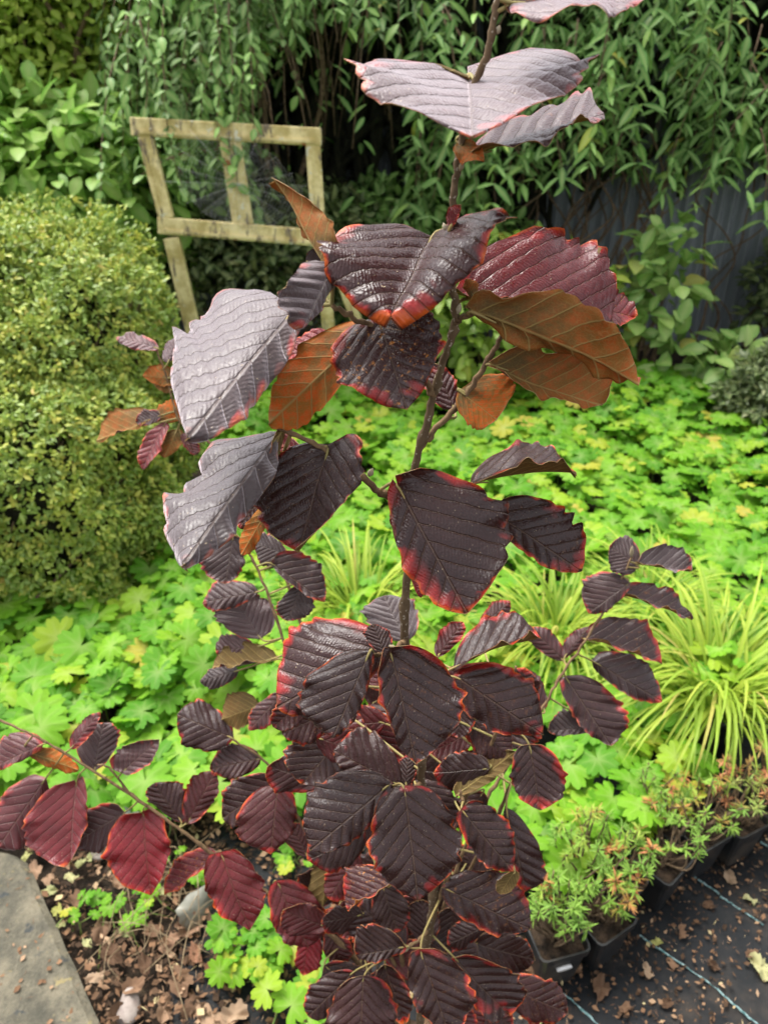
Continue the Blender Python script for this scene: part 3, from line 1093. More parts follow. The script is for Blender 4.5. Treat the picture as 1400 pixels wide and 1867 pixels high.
hp = [hedge_leaves(105000, (-1.62, 2.75, 0.45), (0.80, 0.62, 0.68), 0.0205),
      hedge_leaves(66000, (-1.13, 2.62, 0.44), (0.38, 0.50, 0.66), 0.0205),
      hedge_leaves(66000, (-1.28, 2.20, 0.34), (0.56, 0.34, 0.44), 0.0205)]
hp = [np.concatenate(q) for q in zip(*hp)]
ok = hp[0][:, 2] > 0.02
hp = [q[ok] for q in hp]
cloud_obj('foliage', HEDGE, hedge, tiny_t, hp[0], hp[1], hp[2], hp[3], rnd=hp[4])
tw = []
for c, r in (((-1.62, 2.75, 0.45), (0.80, 0.62, 0.68)), ((-1.13, 2.62, 0.44), (0.38, 0.50, 0.66)), ((-1.28, 2.20, 0.34), (0.56, 0.34, 0.44))):
    for k in range(170):
        d = norm(rng.normal(0, 1, 3))
        if d[2] < -0.5:
            d[2] *= -1
        e_ = np.array(c) + d * np.array(r) * 0.97
        e_[2] = max(e_[2], .03)
        b_ = np.array([c[0] + rng.normal(0, .1), c[1] + rng.normal(0, .1), -0.02])
        tw.append(tube(smooth_path([b_, (b_ + e_) / 2 + rng.normal(0, .05, 3), e_], 4), [0.010, 0.002], 4))
v, f = join(tw)
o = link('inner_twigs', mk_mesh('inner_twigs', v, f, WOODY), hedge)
o['kind'] = 'stuff'
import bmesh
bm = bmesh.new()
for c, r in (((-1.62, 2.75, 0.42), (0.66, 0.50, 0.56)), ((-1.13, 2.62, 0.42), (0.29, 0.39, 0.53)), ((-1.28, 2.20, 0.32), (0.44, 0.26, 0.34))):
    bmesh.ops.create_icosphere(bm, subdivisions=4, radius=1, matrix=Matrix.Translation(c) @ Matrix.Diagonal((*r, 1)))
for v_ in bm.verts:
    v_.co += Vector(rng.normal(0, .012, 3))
me = bpy.data.meshes.new('gap_shade_filler')
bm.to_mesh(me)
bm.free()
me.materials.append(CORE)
link('gap_shade_filler', me, hedge)  # solid dark core added; its colour supplies the shade in the hedge's gaps

# ================================================================== GERANIUM GROUND COVER
GER = foliage_mat('geranium_leaf', [(0, (0.085, 0.27, 0.015)), (0.35, (0.15, 0.38, 0.02)), (0.8, (0.225, 0.46, 0.025)), (0.955, (0.35, 0.50, 0.035)), (0.988, (0.46, 0.46, 0.05)), (1.0, (0.55, 0.45, 0.08))], 0.55, 0.25, 0.42, 0.3, 70)
ger_t = [tpl_geranium(s, c) for s, c in ((1, .12), (2, .3), (3, -.1), (4, .45), (5, .2), (6, .05))]


def geranium(name, label, cat, poly_test, xr, yr, n, leaf, hfun, singles, base, minsep=0.5):
    root = thing(name, label, cat, base)
    pts = []
    tries = 0
    x = rng.uniform(xr[0], xr[1], n * 3)
    y = rng.uniform(yr[0], yr[1], n * 3)
    okm = np.array([poly_test(a, b) for a, b in zip(x, y)])
    x, y = x[okm][:n], y[okm][:n]
    m = len(x)
    z = np.array([hfun(a, b) for a, b in zip(x, y)]) * rng.uniform(0.55, 1.05, m) ** 0.8
    z = np.maximum(z, 0.03)
    pos = np.stack([x, y, z], 1)
    az = rng.uniform(0, 2 * math.pi, m)
    d = np.stack([np.cos(az), np.sin(az) - 0.25, rng.normal(-.1, .22, m)], 1)
    up = np.stack([rng.normal(0, .28, m), rng.normal(-.22, .25, m), np.ones(m)], 1)
    split_leaves(root, GER, ger_t, pos, d, up, leaf * rng.uniform(.6, 1.2, m), singles)
    st = []
    for p in pos[:: max(1, m // 500)]:
        b_ = np.array([p[0] + rng.normal(0, .04), p[1] + rng.normal(0, .04), -0.015])
        st.append(tube(np.array([b_, (b_ + p) / 2 + rng.normal(0, .01, 3), p]), [0.002, 0.0015], 4))
    v, f = join(st)
    o = link('leaf_stalks', mk_mesh('leaf_stalks', v, f, GSTALK), root)
    o['kind'] = 'stuff'
    return root


GSTALK = rough_mat('geranium_stalk', (0.12, 0.20, 0.04), (0.20, 0.24, 0.07), 40, 0.6, 0.2)


def right_test(x, y):
    px, py, z = project(np.array([x, y, 0.2]))
    if y > 3.75 or x < -0.75:
        return False
    # behind the membrane edge (a diagonal from front left to back right)
    if y < 0.95 + 0.60 * max(0, x - 0.36) and x > 0.1:
        return False
    if x > 0.75 and y < 1.02 + 0.5 * x:
        return False
    return y > 1.45 if x < 0.1 else True


def right_h(x, y):
    return 0.22 + 0.05 * math.sin(x * 4.1) * math.sin(y * 3.3) + 0.02 * math.sin(x * 11 + y * 7)


geranium('geranium_ground_cover', 'wide lime green geranium ground cover spreading back to the metal fence', 'ground cover', right_test, (-0.8, 2.9), (0.95, 3.8), 4300, 0.108, right_h, 300, (0.7, 2.4, 0))


def left_test(x, y):
    px, py, z = project(np.array([x, y, 0.12]))
    if py > 1440 + 0.05 * px or x > -0.05:
        return False
    return y > 1.15


geranium('geranium_ground_cover', 'lime green geranium patch in front of the clipped hedge', 'ground cover', left_test, (-1.4, -0.02), (1.1, 2.35), 760, 0.125, lambda x, y: 0.15 + 0.03 * math.sin(x * 6) * math.sin(y * 5), 280, (-0.55, 1.6, 0))

# small clump by the path
cg = G(455, 1755, 0.05)
geranium('geranium_seedling', 'small bright geranium clump among brown litter beside the concrete path', 'plant', lambda x, y: (x - cg[0]) ** 2 + (y - cg[1]) ** 2 < 0.008, (cg[0] - .1, cg[0] + .1), (cg[1] - .1, cg[1] + .1), 26, 0.062, lambda x, y: 0.085, 26, (cg[0], cg[1], 0))
cg2 = G(590, 1830, 0.05)
geranium('geranium_seedling', 'flat green geranium clump half hidden under the purple shrub', 'plant', lambda x, y: (x - cg2[0]) ** 2 + (y - cg2[1]) ** 2 < 0.006, (cg2[0] - .1, cg2[0] + .1), (cg2[1] - .1, cg2[1] + .1), 16, 0.065, lambda x, y: 0.07, 16, (cg2[0], cg2[1], 0))
for (px, py, lab) in ((168, 1650, 'tiny seedling with lobed leaves growing against the concrete path'), (330, 1590, 'young green seedling under the crimson branch'), (545, 1570, 'lime seedling showing between crimson leaves of the shrub'), (250, 1655, 'pale green seedling in brown litter')):
    cg3 = G(px, py, 0.03)
    geranium('geranium_seedling', lab, 'plant', lambda x, y: (x - cg3[0]) ** 2 + (y - cg3[1]) ** 2 < 0.0022, (cg3[0] - .05, cg3[0] + .05), (cg3[1] - .05, cg3[1] + .05), 9, 0.042, lambda x, y: 0.05, 9, (cg3[0], cg3[1], 0))

# ================================================================== POTTED GRASSES
GRASS = foliage_mat('golden_sedge_blade', [(0, (0.18, 0.33, 0.02)), (0.5, (0.33, 0.48, 0.03)), (0.95, (0.50, 0.58, 0.07)), (1, (0.55, 0.45, 0.12))], 0.5, 0.3, 0.4)
POT = rough_mat('black_plastic', (0.010, 0.011, 0.012), (0.022, 0.023, 0.024), 12, 0.38, 0.15, 0.001, 0.5, c3=(0.05, 0.042, 0.034))
COMPOST = rough_mat('potting_compost', (0.014, 0.010, 0.007), (0.07, 0.045, 0.028), 60, 0.95, 1.0, 0.006)


def blade_tpl(k):
    r_ = random.Random(k)
    rows = 7
    bend = r_.uniform(1.5, 2.7)
    twist = r_.uniform(-.5, .5)
    vs, rib = [], []
    a, y, z = 0.0, 0.0, 0.0
    for i in range(rows + 1):
        t = i / rows
        hw = 0.0145 * (1 - t) ** 0.5 * (0.6 + 0.4 * min(1, t * 4))
        x0 = twist * 0.12 * t * t
        vs += [(x0 - hw, y, z), (x0, y, z - hw * 0.45), (x0 + hw, y, z)]
        rib += [0, .6, 0]
        a = bend * t ** 1.3
        y += math.sin(0.25 + a) / rows
        z += math.cos(0.25 + a) / rows
    fs = [(i * 3 + j, i * 3 + j + 1, i * 3 + j + 4, i * 3 + j + 3) for i in range(rows) for j in (0, 1)]
    return np.array(vs), np.array(fs), np.array(rib, float)


blades_t = [blade_tpl(k) for k in range(9)]
blade_meshes = [mk_mesh('blade', tv, tf, GRASS, attrs={'rnd': np.zeros(len(tv)), 'rib': tr}) for tv, tf, tr in blades_t]


def round_pot(parent, c, r, h):
    prof = [(r * .80, 0), (r * .97, h * .86), (r * 1.04, h * .86), (r * 1.06, h), (r * .98, h), (r * .95, h * .86)]
    ns = 28
    v = [(c[0] + q * math.cos(2 * math.pi * i / ns), c[1] + q * math.sin(2 * math.pi * i / ns), z + c[2]) for q, z in prof for i in range(ns)]
    f = [(k * ns + i, k * ns + (i + 1) % ns, (k + 1) * ns + (i + 1) % ns, (k + 1) * ns + i) for k in range(len(prof) - 1) for i in range(ns)]
    f.append(tuple(range(ns - 1, -1, -1)))
    link('pot', mk_mesh('pot', v, f, POT), parent)
    ri = [(r * .95, h * .86), (r * .5, h * .89), (0.001, h * .91)]
    v = [(c[0] + q * math.cos(2 * math.pi * i / ns), c[1] + q * math.sin(2 * math.pi * i / ns), z + c[2] + random.uniform(-.004, .004)) for q, z in ri for i in range(ns)]
    f = [(k * ns + i, k * ns + (i + 1) % ns, (k + 1) * ns + (i + 1) % ns, (k + 1) * ns + i) for k in range(2) for i in range(ns)]
    link('soil', mk_mesh('soil', v, f, COMPOST), parent)


def sedge(label, px, py, n, length, r=0.085, h=0.15):
    c = G(px, py, h)
    c[2] = 0
    root = thing('potted_sedge', label, 'ornamental grass', c)
    round_pot(root, c, r, h)
    for i in range(n):
        az = rng.uniform(0, 2 * math.pi)
        rr = r * 0.75 * math.sqrt(rng.random())
        p = c + np.array([rr * math.cos(az), rr * math.sin(az), h * .86])
        yaw = az + rng.normal(0, .6)
        s = length * rng.uniform(.55, 1.15)
        tilt = rng.uniform(-.1, .6)
        m = Matrix.Translation(p) @ Matrix.Rotation(yaw - math.pi / 2, 4, 'Z') @ Matrix.Rotation(-tilt, 4, 'X') @ Matrix.Scale(s, 4)
        link('blade', blade_meshes[i % 9], root, m)


sedge('golden sedge in a black pot with geranium leaves all around', 655, 1120, 200, 0.34)
sedge('golden sedge in a black pot behind the upright purple side branch', 1010, 1165, 210, 0.35)
sedge('large golden sedge in a black pot beside the potted azaleas', 1300, 1265, 360, 0.41, 0.10, 0.17)
sedge('golden sedge clump farthest from the potted azaleas next to another sedge', 1180, 1120, 160, 0.33)

# ================================================================== POTTED AZALEAS
AZ_G = foliage_mat('azalea_green', [(0, (0.10, 0.27, 0.02)), (0.6, (0.20, 0.40, 0.03)), (0.80, (0.34, 0.42, 0.04)), (0.9, (0.5, 0.22, 0.05)), (1, (0.55, 0.13, 0.07))], 0.65, 0.2, 0.35)
AZ_R = foliage_mat('azalea_red', [(0, (0.55, 0.12, 0.07)), (0.4, (0.60, 0.20, 0.09)), (0.6, (0.33, 0.33, 0.05)), (1, (0.18, 0.30, 0.04))], 0.5, 0.35, 0.3)
TAGM = rough_mat('white_plastic', (0.72, 0.72, 0.70), (0.8, 0.8, 0.78), 20, 0.35, 0.0, c3=(0.55, 0.52, 0.46))
narrow_t = [tpl_lance(0.15, 0.3, 0.25, 3), tpl_lance(0.2, 0.2, 0.4, 3)]


def square_pot(parent, c, s, h, yaw):
    rot = np.array([[math.cos(yaw), -math.sin(yaw)], [math.sin(yaw), math.cos(yaw)]])

    def ring(half, z, n=3):
        q = []
        cr = half * 0.22
        for sx, sy, a0 in ((1, 1, 0), (-1, 1, 90), (-1, -1, 180), (1, -1, 270)):
            for k in range(n):
                a = R(a0 + 90 * k / (n - 1))
                p = rot @ np.array([sx * (half - cr) + cr * math.cos(a), sy * (half - cr) + cr * math.sin(a)])
                q.append((c[0] + p[0], c[1] + p[1], c[2] + z))
        return q

    rings = [ring(s * .36, 0), ring(s * .47, h * .86), ring(s * .51, h * .865), ring(s * .52, h), ring(s * .485, h), ring(s * .46, h * .84)]
    ns = 12
    v = [p for q in rings for p in q]
    f = [(k * ns + i, k * ns + (i + 1) % ns, (k + 1) * ns + (i + 1) % ns, (k + 1) * ns + i) for k in range(5) for i in range(ns)]
    f.append(tuple(range(ns - 1, -1, -1)))
    link('pot', mk_mesh('pot', v, f, POT, smooth=False), parent)
    v = ring(s * .462, h * .84) + [(c[0], c[1], c[2] + h * .88)]
    f = [(i, (i + 1) % ns, ns) for i in range(ns)]
    link('soil', mk_mesh('soil', v, f, COMPOST), parent)
    return rot


def azalea(label, px, py, hgt, rad, n_ros, mat, tagdir=None, yaw=0.6, s=0.10, h=0.125, lean=(0, 0), bare=0, group='small black pots of azaleas on the weed membrane'):
    c = G(px, py, h)
    c[2] = 0.008
    root = thing('potted_azalea', label, 'potted plant', c, group)
    rot = square_pot(root, c, s, h, yaw)
    pos, dr, up, sz = [], [], [], []
    n_ros = int(n_ros * 1.05)
    for k in range(n_ros):
        az = rng.uniform(0, 2 * math.pi)
        rr = rad * .8 * math.sqrt(rng.random())
        zt = h + hgt * (0.45 + 0.6 * rng.random()) * (1 - 0.35 * (rr / rad) ** 2)
        e_ = c + np.array([rr * math.cos(az) + lean[0], rr * math.sin(az) + lean[1], zt])
        b_ = c + np.array([rng.normal(0, .01), rng.normal(0, .01), h * .85])
        mid = b_ * .45 + e_ * .55 + np.array([rng.normal(0, .012), rng.normal(0, .012), -0.01])
        v, f = tube(smooth_path([b_, mid, e_], 4), [0.0028, 0.0014], 5, .08)
        link('stem', mk_mesh('stem', v, f, WOODY), root)
        if k < bare:
            continue
        out = norm(e_ - c + np.array([0, 0, .08]))
        for q in range(20):
            d = norm(rng.normal(0, 1, 3)) + out * 0.55
            pos.append(e_ - out * rng.uniform(0, .022))
            dr.append(d)
            up.append(out + rng.normal(0, .2, 3))
            sz.append(rng.uniform(.012, .024))
    nr = len(pos) // 20
    tn = np.clip(np.repeat(rng.random(nr), 20) + rng.normal(0, .06, nr * 20), 0.001, .999)
    o = cloud_obj('foliage', mat, root, narrow_t, np.array(pos), np.array(dr), np.array(up), np.array(sz), rnd=tn)
    if tagdir is not None:
        dv = rot @ np.array(tagdir)
        pc = c + np.array([dv[0] * s * .485, dv[1] * s * .485, h * .66])
        xv = np.array([-dv[1], dv[0], 0]) * 0.016
        zv = np.array([dv[0] * .1, dv[1] * .1, 1.0]) * 0.0075
        ov = [pc + np.array([dv[0], dv[1], 0]) * 0.003 + xv * math.cos(t) + zv * math.sin(t) for t in np.linspace(0, 2 * math.pi, 16, endpoint=False)]
        ob = [q - np.array([dv[0], dv[1], 0]) * 0.006 for q in ov]
        f = [tuple(range(16)), tuple(range(31, 15, -1))] + [(i, i + 16, (i + 1) % 16 + 16, (i + 1) % 16) for i in range(16)]
        link('label_tag', mk_mesh('label_tag', np.array(ov + ob), f, TAGM), root)


azalea('tagged black pot of feathery green azalea on membrane, first of the row from the shrub', 1012, 1702, .13, .075, 26, AZ_G, (0, -1), 0.25)
azalea('tagged black pot with reddening azalea just behind the first pot', 1095, 1668, .12, .075, 22, AZ_G, (1, 0), 0.55)
azalea('black pot of green azalea hidden between the reddening pot and the corner facing pot', 1120, 1606, .14, .085, 24, AZ_G, (1, 0), 0.75)
azalea('black pot with one corner forward holding a bare stemmed azalea', 1203, 1565, .13, .085, 24, AZ_G, None, 0.72, bare=9)
azalea('black pot of leggy azalea behind the corner forward pot', 1275, 1510, .14, .09, 22, AZ_G, None, 0.5, bare=8)
azalea('black pot with coral red azalea shoots at the far end of the row', 1345, 1487, .16, .09, 22, AZ_R, (-1, 0), 0.45, bare=3)
azalea('pot of coral and green azalea beside the large golden sedge', 1420, 1440, .17, .10, 24, AZ_R, None, 0.3)
azalea('pot of feathery green azalea deep among the geranium leaves', 1060, 1590, .15, .09, 26, AZ_G, None, 0.3)
azalea('pot of yellow green azalea between the geranium and the leggy azalea', 1190, 1500, .14, .09, 24, AZ_G, None, 0.3)

# ================================================================== PURPLE SHRUB
shrub = thing('witch_hazel_shrub', 'tall purple leaved shrub with red edged ribbed leaves in front of everything', 'shrub', (0.05, 0.60, 0))
BR = []          # samples of branch axes


def branch(name, pts, radii, mat=TWIG, k=7, sides=8, jit=0.05, raw=None):
    p = [V(x, y, Y) for x, y, Y in pts]
    if raw:
        p += [np.array(q, float) for q in raw]
    s = smooth_path(p, k)
    s[1:-1] += rng.normal(0, 0.0005, (len(s) - 2, 3))
    rr_ = np.interp(np.linspace(0, 1, len(s)), np.linspace(0, 1, len(radii)), radii) * (.9 if mat is BARK else .78)
    rr_[3::9] *= 1.35
    rr_[4::9] *= 1.15
    v, f = tube(s, rr_, sides, jit)
    link(name, mk_mesh(name, v, f, mat), shrub)
    BR.append(s)
    return s


branch('stem', [(914, -70, .5), (905, 0, .5), (892, 80, .5), (866, 160, .505), (842, 250, .505), (829, 340, .505), (822, 430, .505), (823, 510, .5), (828, 590, .5),
                (806, 665, .5), (786, 740, .5), (766, 815, .5), (750, 885, .5), (745, 960, .5), (742, 1040, .5), (737, 1150, .505), (748, 1240, .51), (767, 1370, .515), (769, 1440, .52),
                (792, 1560, .53), (788, 1660, .54), (772, 1760, .55)],
       [0.0021, .0023, .0026, .0028, .003, .0034, .0038, .0042, .0048, .006, .0085], BARK, raw=[[0.052, 0.575, 0.35], [0.05, 0.60, -0.03]])
branch('branch', [(766, 818, .5), (800, 775, .505), (850, 720, .51), (890, 655, .515), (915, 610, .52), (930, 570, .525)], [.003, .0026, .0018])
branch('branch', [(790, 722, .5), (778, 700, .495), (740, 640, .49), (690, 600, .485), (650, 582, .48), (605, 555, .475)], [.0028, .0026, .002])
branch('branch', [(742, 915, .5), (722, 912, .495), (690, 895, .485), (662, 870, .48), (630, 845, .475), (570, 808, .47), (500, 778, .47)], [.0034, .003, .0018])
branch('branch', [(828, 590, .5), (840, 580, .498), (862, 572, .495)], [.003, .0022])
branch('branch', [(738, 1165, .505), (725, 1180, .49), (700, 1192, .475), (676, 1195, .47)], [.003, .0022])
branch('branch', [(768, 1425, .52), (755, 1438, .50), (735, 1440, .485), (700, 1434, .48)], [.003, .0022])
branch('branch', [(785, 1690, .545), (765, 1712, .53), (742, 1728, .515), (725, 1735, .505)], [.003, .0022])
branch('branch', [(785, 1690, .545), (800, 1640, .53), (830, 1560, .53), (845, 1480, .53), (838, 1440, .54)], [.0035, .002])
# long low branch towards the path
branch('branch', [(-30, 1300, .74), (60, 1340, .73), (130, 1380, .72), (240, 1450, .70), (340, 1520, .68), (430, 1590, .66), (520, 1650, .63), (640, 1740, .60)], [.0016, .0022, .003, .004, .006],
       raw=[[0.03, 0.60, 0.28], [0.045, 0.605, -0.02]])
branch('branch', [(450, 1000, .80), (480, 1060, .78), (512, 1150, .75), (545, 1250, .72), (600, 1380, .68), (680, 1560, .64), (725, 1700, .62)], [.0018, .0025, .004, .006], raw=[[0.04, 0.605, 0.25], [0.048, 0.607, -0.02]])
branch('branch', [(420, 1345, .70), (480, 1385, .69), (520, 1440, .68), (560, 1520, .66), (640, 1640, .63), (720, 1760, .615)], [.0018, .0026, .005], raw=[[0.045, 0.61, 0.2], [0.05, 0.61, -0.02]])
branch('branch', [(1152, 1015, .80), (1120, 1080, .79), (1075, 1155, .77), (1020, 1235, .74), (990, 1290, .72), (930, 1390, .69), (880, 1470, .66), (820, 1620, .63), (780, 1760, .61)], [.0016, .0022, .003, .005], raw=[[0.055, 0.615, 0.2], [0.055, 0.615, -0.02]])
branch('branch', [(285, 636, 1.0), (305, 690, .99), (330, 770, .97), (375, 800, .95), (460, 900, .92), (530, 1080, .87), (590, 1270, .80), (660, 1480, .72), (720, 1650, .67)], [.0016, .0022, .004, .006], raw=[[0.04, 0.63, 0.2], [0.045, 0.63, -0.02]])
branch('branch', [(178, 1395, .715), (200, 1400, .712), (240, 1450, .70)], [.0014, .002])
branch('branch', [(940, 1215, .58), (925, 1280, .59), (890, 1370, .59), (850, 1450, .58), (800, 1600, .57)], [.0016, .003])
branch('branch', [(965, 1365, .60), (935, 1420, .60), (900, 1500, .60), (840, 1620, .59)], [.0016, .003])
ALLBR = np.vstack(BR)


def prof_fn(v, vp=0.47, tip=0.85, base=0.60):
    v = np.asarray(v, float)
    s1 = np.clip(v / vp, 0, 1)
    s2 = np.clip((1 - v) / (1 - vp), 0, 1)
    return np.where(v < vp, (1 - (1 - s1) ** 2.3) ** base, (1 - (1 - s2) ** 2.0) ** tip)


LEAF_N = [0]


def hazel_leaf(B, T, A, Cc, look=(0, .05, 0), under=False, bulge=0.0, nv=38, nu=8, wav=1.0, bite=None, anchor=True, curl=0.0, wax=0.0, tipx=None, full=None, lobe=0.07, lobe_a=None, cup=None):
    LEAF_N[0] += 1
    sd = LEAF_N[0]
    rs = np.random.default_rng(1000 + sd)
    B, T, A, Cc = (np.asarray(q, float) for q in (B, T, A, Cc))
    L = np.linalg.norm(T - B)
    ax = (T - B) / L
    bulge = bulge or rs.uniform(.005, .055)
    vp = 0.47
    mid0 = B + (T - B) * vp
    av, cv = A - mid0, Cc - mid0
    # normal of the A half, flipped so that the wanted side faces the camera
    nA = norm(np.cross(ax, av))
    facing = np.dot(nA, CAM - (mid0 + av * .5)) > 0
    sgn = 1.0 if (facing != under) else -1.0     # +1: nA is the top normal
    nA = nA * sgn
    nC = norm(np.cross(cv, ax)) * sgn
    Nn = norm(nA + nC + 1e-6)
    v = np.linspace(0, 1, nv + 1)
    u = np.linspace(-1, 1, 2 * nu + 1)
    U, Vv = np.meshgrid(u, v)
    pr = prof_fn(Vv, vp, tipx or rs.uniform(.62, .82), full or rs.uniform(.42, .56))
    au = np.abs(U)
    # margin teeth, deeper past the middle
    nt = 7
    ph = Vv * nt + rs.uniform(0, 1)
    saw = (ph % 1.0)
    tooth = (0.5 - np.abs(saw - 0.62) / 0.62)
    irr = 0.035 * np.sin(Vv * 17 + rs.uniform(0, 6)) + 0.03 * np.sin(Vv * 29 + rs.uniform(0, 6))
    marg = 1 + (0.11 * tooth * np.clip(Vv * 2.2, 0.2, 1) + irr * np.clip(Vv * 3, 0, 1)) * au ** 3
    if bite:
        for side, bv, dep, wd in bite:
            w_ = np.exp(-((Vv - bv) / wd) ** 2) * (np.sign(U) == side)
            marg *= 1 - dep * w_ * au
    w = pr * marg
    # veins sweep forward: rows bend towards the tip away from the midrib
    sweep = 0.16 * L * (au * w) * (1 - Vv) * np.clip(Vv * 4, 0, 1) - np.where(U < 0, lobe if lobe_a is None else lobe_a, lobe) * L * au * np.clip(1 - Vv * 3.2, 0, 1)
    side = np.where(U[..., None] < 0, av, cv)
    sn = np.where(U[..., None] < 0, nA, nC)
    mid = B + (T - B) * Vv[..., None] + Nn * (bulge * L * 4 * Vv * (1 - Vv))[..., None] - Nn * (curl * L * np.clip(Vv - .6, 0, 1) ** 2 * 4)[..., None]
    pts = mid + side * (au * w)[..., None] + ax * sweep[..., None]
    hwA, hwC = np.linalg.norm(av), np.linalg.norm(cv)
    hw = np.where(U < 0, hwA, hwC)
    xx = au * w * hw / L
    yy = Vv + sweep / L
    rel = pts - mid
    along = (rel @ ax)
    xx = np.linalg.norm(rel - along[..., None] * ax, axis=-1) / L
    yy = Vv + along / L
    # pleats between the side veins + wavy edge + slight camber
    s_ = (yy - 0.95 * xx) * 7.0
    pleat = np.sin(np.pi * s_) ** 2 - 0.5
    amp = 0.0155 * L * wav * np.clip(au * 3.0, 0, 1) * np.clip((1 - Vv) * 5, 0, 1)
    edgew = (0.038 * L * np.sin(2 * np.pi * (Vv * rs.uniform(1.4, 2.4) + rs.random())) * au ** 2 + 0.016 * L * np.sin(2 * np.pi * (Vv * 4.5 + rs.random())) * au ** 4) * wav
    camber = (rs.uniform(-.26, .12) if cup is None else cup) * hw * (au ** 2) + 0.10 * hw * au
    ln = 0.008 * L * np.sin(xx * np.sign(U) * 11 + rs.uniform(0, 6)) * np.sin(yy * 9 + rs.uniform(0, 6))
    pts = pts + sn * (pleat * amp + edgew + camber + ln)[..., None]
    # numeric normals
    du = np.gradient(pts, axis=1)
    dv = np.gradient(pts, axis=0)
    nn = norm(np.cross(du, dv))
    if np.mean(np.sum(nn * sn, -1)) < 0:
        nn = -nn
        flip = True
    else:
        flip = False
    th = 0.00034
    top = pts.reshape(-1, 3)
    bot = (pts - nn * th).reshape(-1, 3)
    R_, Cn = nv + 1, 2 * nu + 1
    idx = np.arange(R_ * Cn).reshape(R_, Cn)
    q = np.stack([idx[:-1, :-1], idx[:-1, 1:], idx[1:, 1:], idx[1:, :-1]], -1).reshape(-1, 4)
    qr = q[:, [0, 3, 2, 1]]
    qt = qr if flip else q
    qb = (q if flip else qr) + R_ * Cn
    loop = np.concatenate([idx[:, 0], idx[::-1, -1]])
    l2 = np.roll(loop, -1)
    rim = np.stack([loop, loop + R_ * Cn, l2 + R_ * Cn, l2], -1)
    keep = np.linalg.norm(top[loop] - top[l2], axis=1) > 1e-7
    rim = rim[keep]
    verts = [top, bot]
    fcs = [qt, qb, rim]
    mi = [np.zeros(len(qt)), np.ones(len(qb)), np.full(len(rim), 2)]
    E = np.minimum((1 - au) * w * hw / L, (1 - Vv) * 0.55)
    E = np.maximum(E, np.clip(0.10 - Vv, 0, 1) * 0.5)
    lp = np.stack([xx * np.sign(U) + sd * 0.0, yy, E], -1).reshape(-1, 3)
    lpos = [lp, lp]
    # petiole to the nearest twig
    if anchor:
        dd = np.linalg.norm(ALLBR - (B - ax * 0.008), axis=1)
        j = int(np.argmin(dd))
        a_ = ALLBR[j]
        m_ = B - ax * min(0.012, 0.4 * dd[j] + .002)
        m_ = m_ * 0.6 + (a_ + B) * 0.2
        pv, pf = tube(smooth_path([a_, m_, B, B + ax * 0.12 * L - Nn * 0.0006 + 0 * ax], 4), [0.0014, 0.0012, 0.0011, .0006], 5)
        pf = [f if len(f) == 4 else (f[0], f[1], f[2], f[2]) for f in pf]
        o_ = 2 * R_ * Cn
        verts.append(pv)
        lpos.append(np.zeros((len(pv), 3)))
        pq = [f for f in pf if len(set(f)) == 4]
        fcs.append(np.array(pq) + o_)
        mi.append(np.full(len(pq), 3))
    vv = np.vstack(verts)
    lpv = np.vstack(lpos)
    lpv = lpv + 0
    me = mk_mesh('leaf', vv, np.vstack(fcs), HAZEL, np.concatenate(mi),
                 {'wax': np.full(len(vv), wax), 'seed': np.tile(rs.uniform(-9, 9, 3), (len(vv), 1)), 'lpos': lpv, 'look': np.tile(np.array(look, np.float32), (len(vv), 1))})
    return link('leaf', me, shrub)


def HL(b, Y, t, dt, a, da, c, dc, red=0.0, mar=0.05, org=0.0, under=False, **kw):
    """leaf from four picture points: base, tip and the two edges; offsets in cm along the view"""
    zb = zV(b[1], Y)
    B = P(b[0], b[1], zb)
    T = P(t[0], t[1], zb + dt / 100)
    zm = zb + 0.47 * dt / 100
    A = P(a[0], a[1], zm + da / 100)
    Cc = P(c[0], c[1], zm + dc / 100)
    return hazel_leaf(B, T, A, Cc, (red, mar, org), under, **kw)


# ---- upper part of the stem
HL((853, 140), .52, (860, 258), -7, (648, 122), -1.5, (1068, 112), 2.0, .25, .11, bulge=.02, wav=.6, wax=1.0, tipx=.6, full=.4, lobe=.13, lobe_a=-.10, cup=-.10)
HL((866, 282), .51, (1102, 212), 2, (985, 255), -3.0, (1010, 190), 4, .25, .10, .2, wax=.4)
HL((945, 6), .50, (1200, -14), 0, (1060, 26), -3.5, (1060, -55), 3, .35, .12, 0.1, wax=.8, cup=-.1)
HL((925, 10), .50, (985, -40), 0, (960, 18), 0, (920, -40), 0, .3, .08, .5)
HL((838, 262), .505, (882, 292), -1, (835, 292), 0, (870, 262), 0, .6, .2, 1, under=True, nv=16, nu=4, wav=2)
HL((822, 412), .50, (840, 374), -.5, (815, 385), 0, (834, 400), 0, .9, .2, 1, nv=16, nu=4)
HL((785, 436), .52, (712, 582), -5.5, (604, 412), -1.2, (908, 368), -3.2, .20, .09, wav=1.2)
HL((597, 498), .475, (502, 328), 1.5, (614, 428), -1, (556, 420), 2.6, .2, .06, .5, under=True, nu=6)
HL((602, 482), .475, (552, 600), -3, (612, 520), 1.6, (527, 515), -2.4, .1, .05, .0, bulge=.03, wax=.7)
HL((560, 480), .50, (575, 455), 0, (560, 462), 0, (588, 474), 0, .1, .05, 0, nv=14, nu=4)
HL((530, 574), .475, (343, 800), -7.5, (356, 560), 6.0, (487, 716), 0.5, .12, .05, wav=.9, bulge=.02, wax=1.0, cup=-.16, tipx=.6, full=.42)
HL((668, 602), .50, (490, 772), -1, (548, 628), .5, (588, 742), 0, .3, .1, 1.0, under=True, wav=.7)
HL((630, 628), .52, (516, 652), 0, (578, 606), 1, (572, 662), -.5, .85, .15, .2, nv=24)
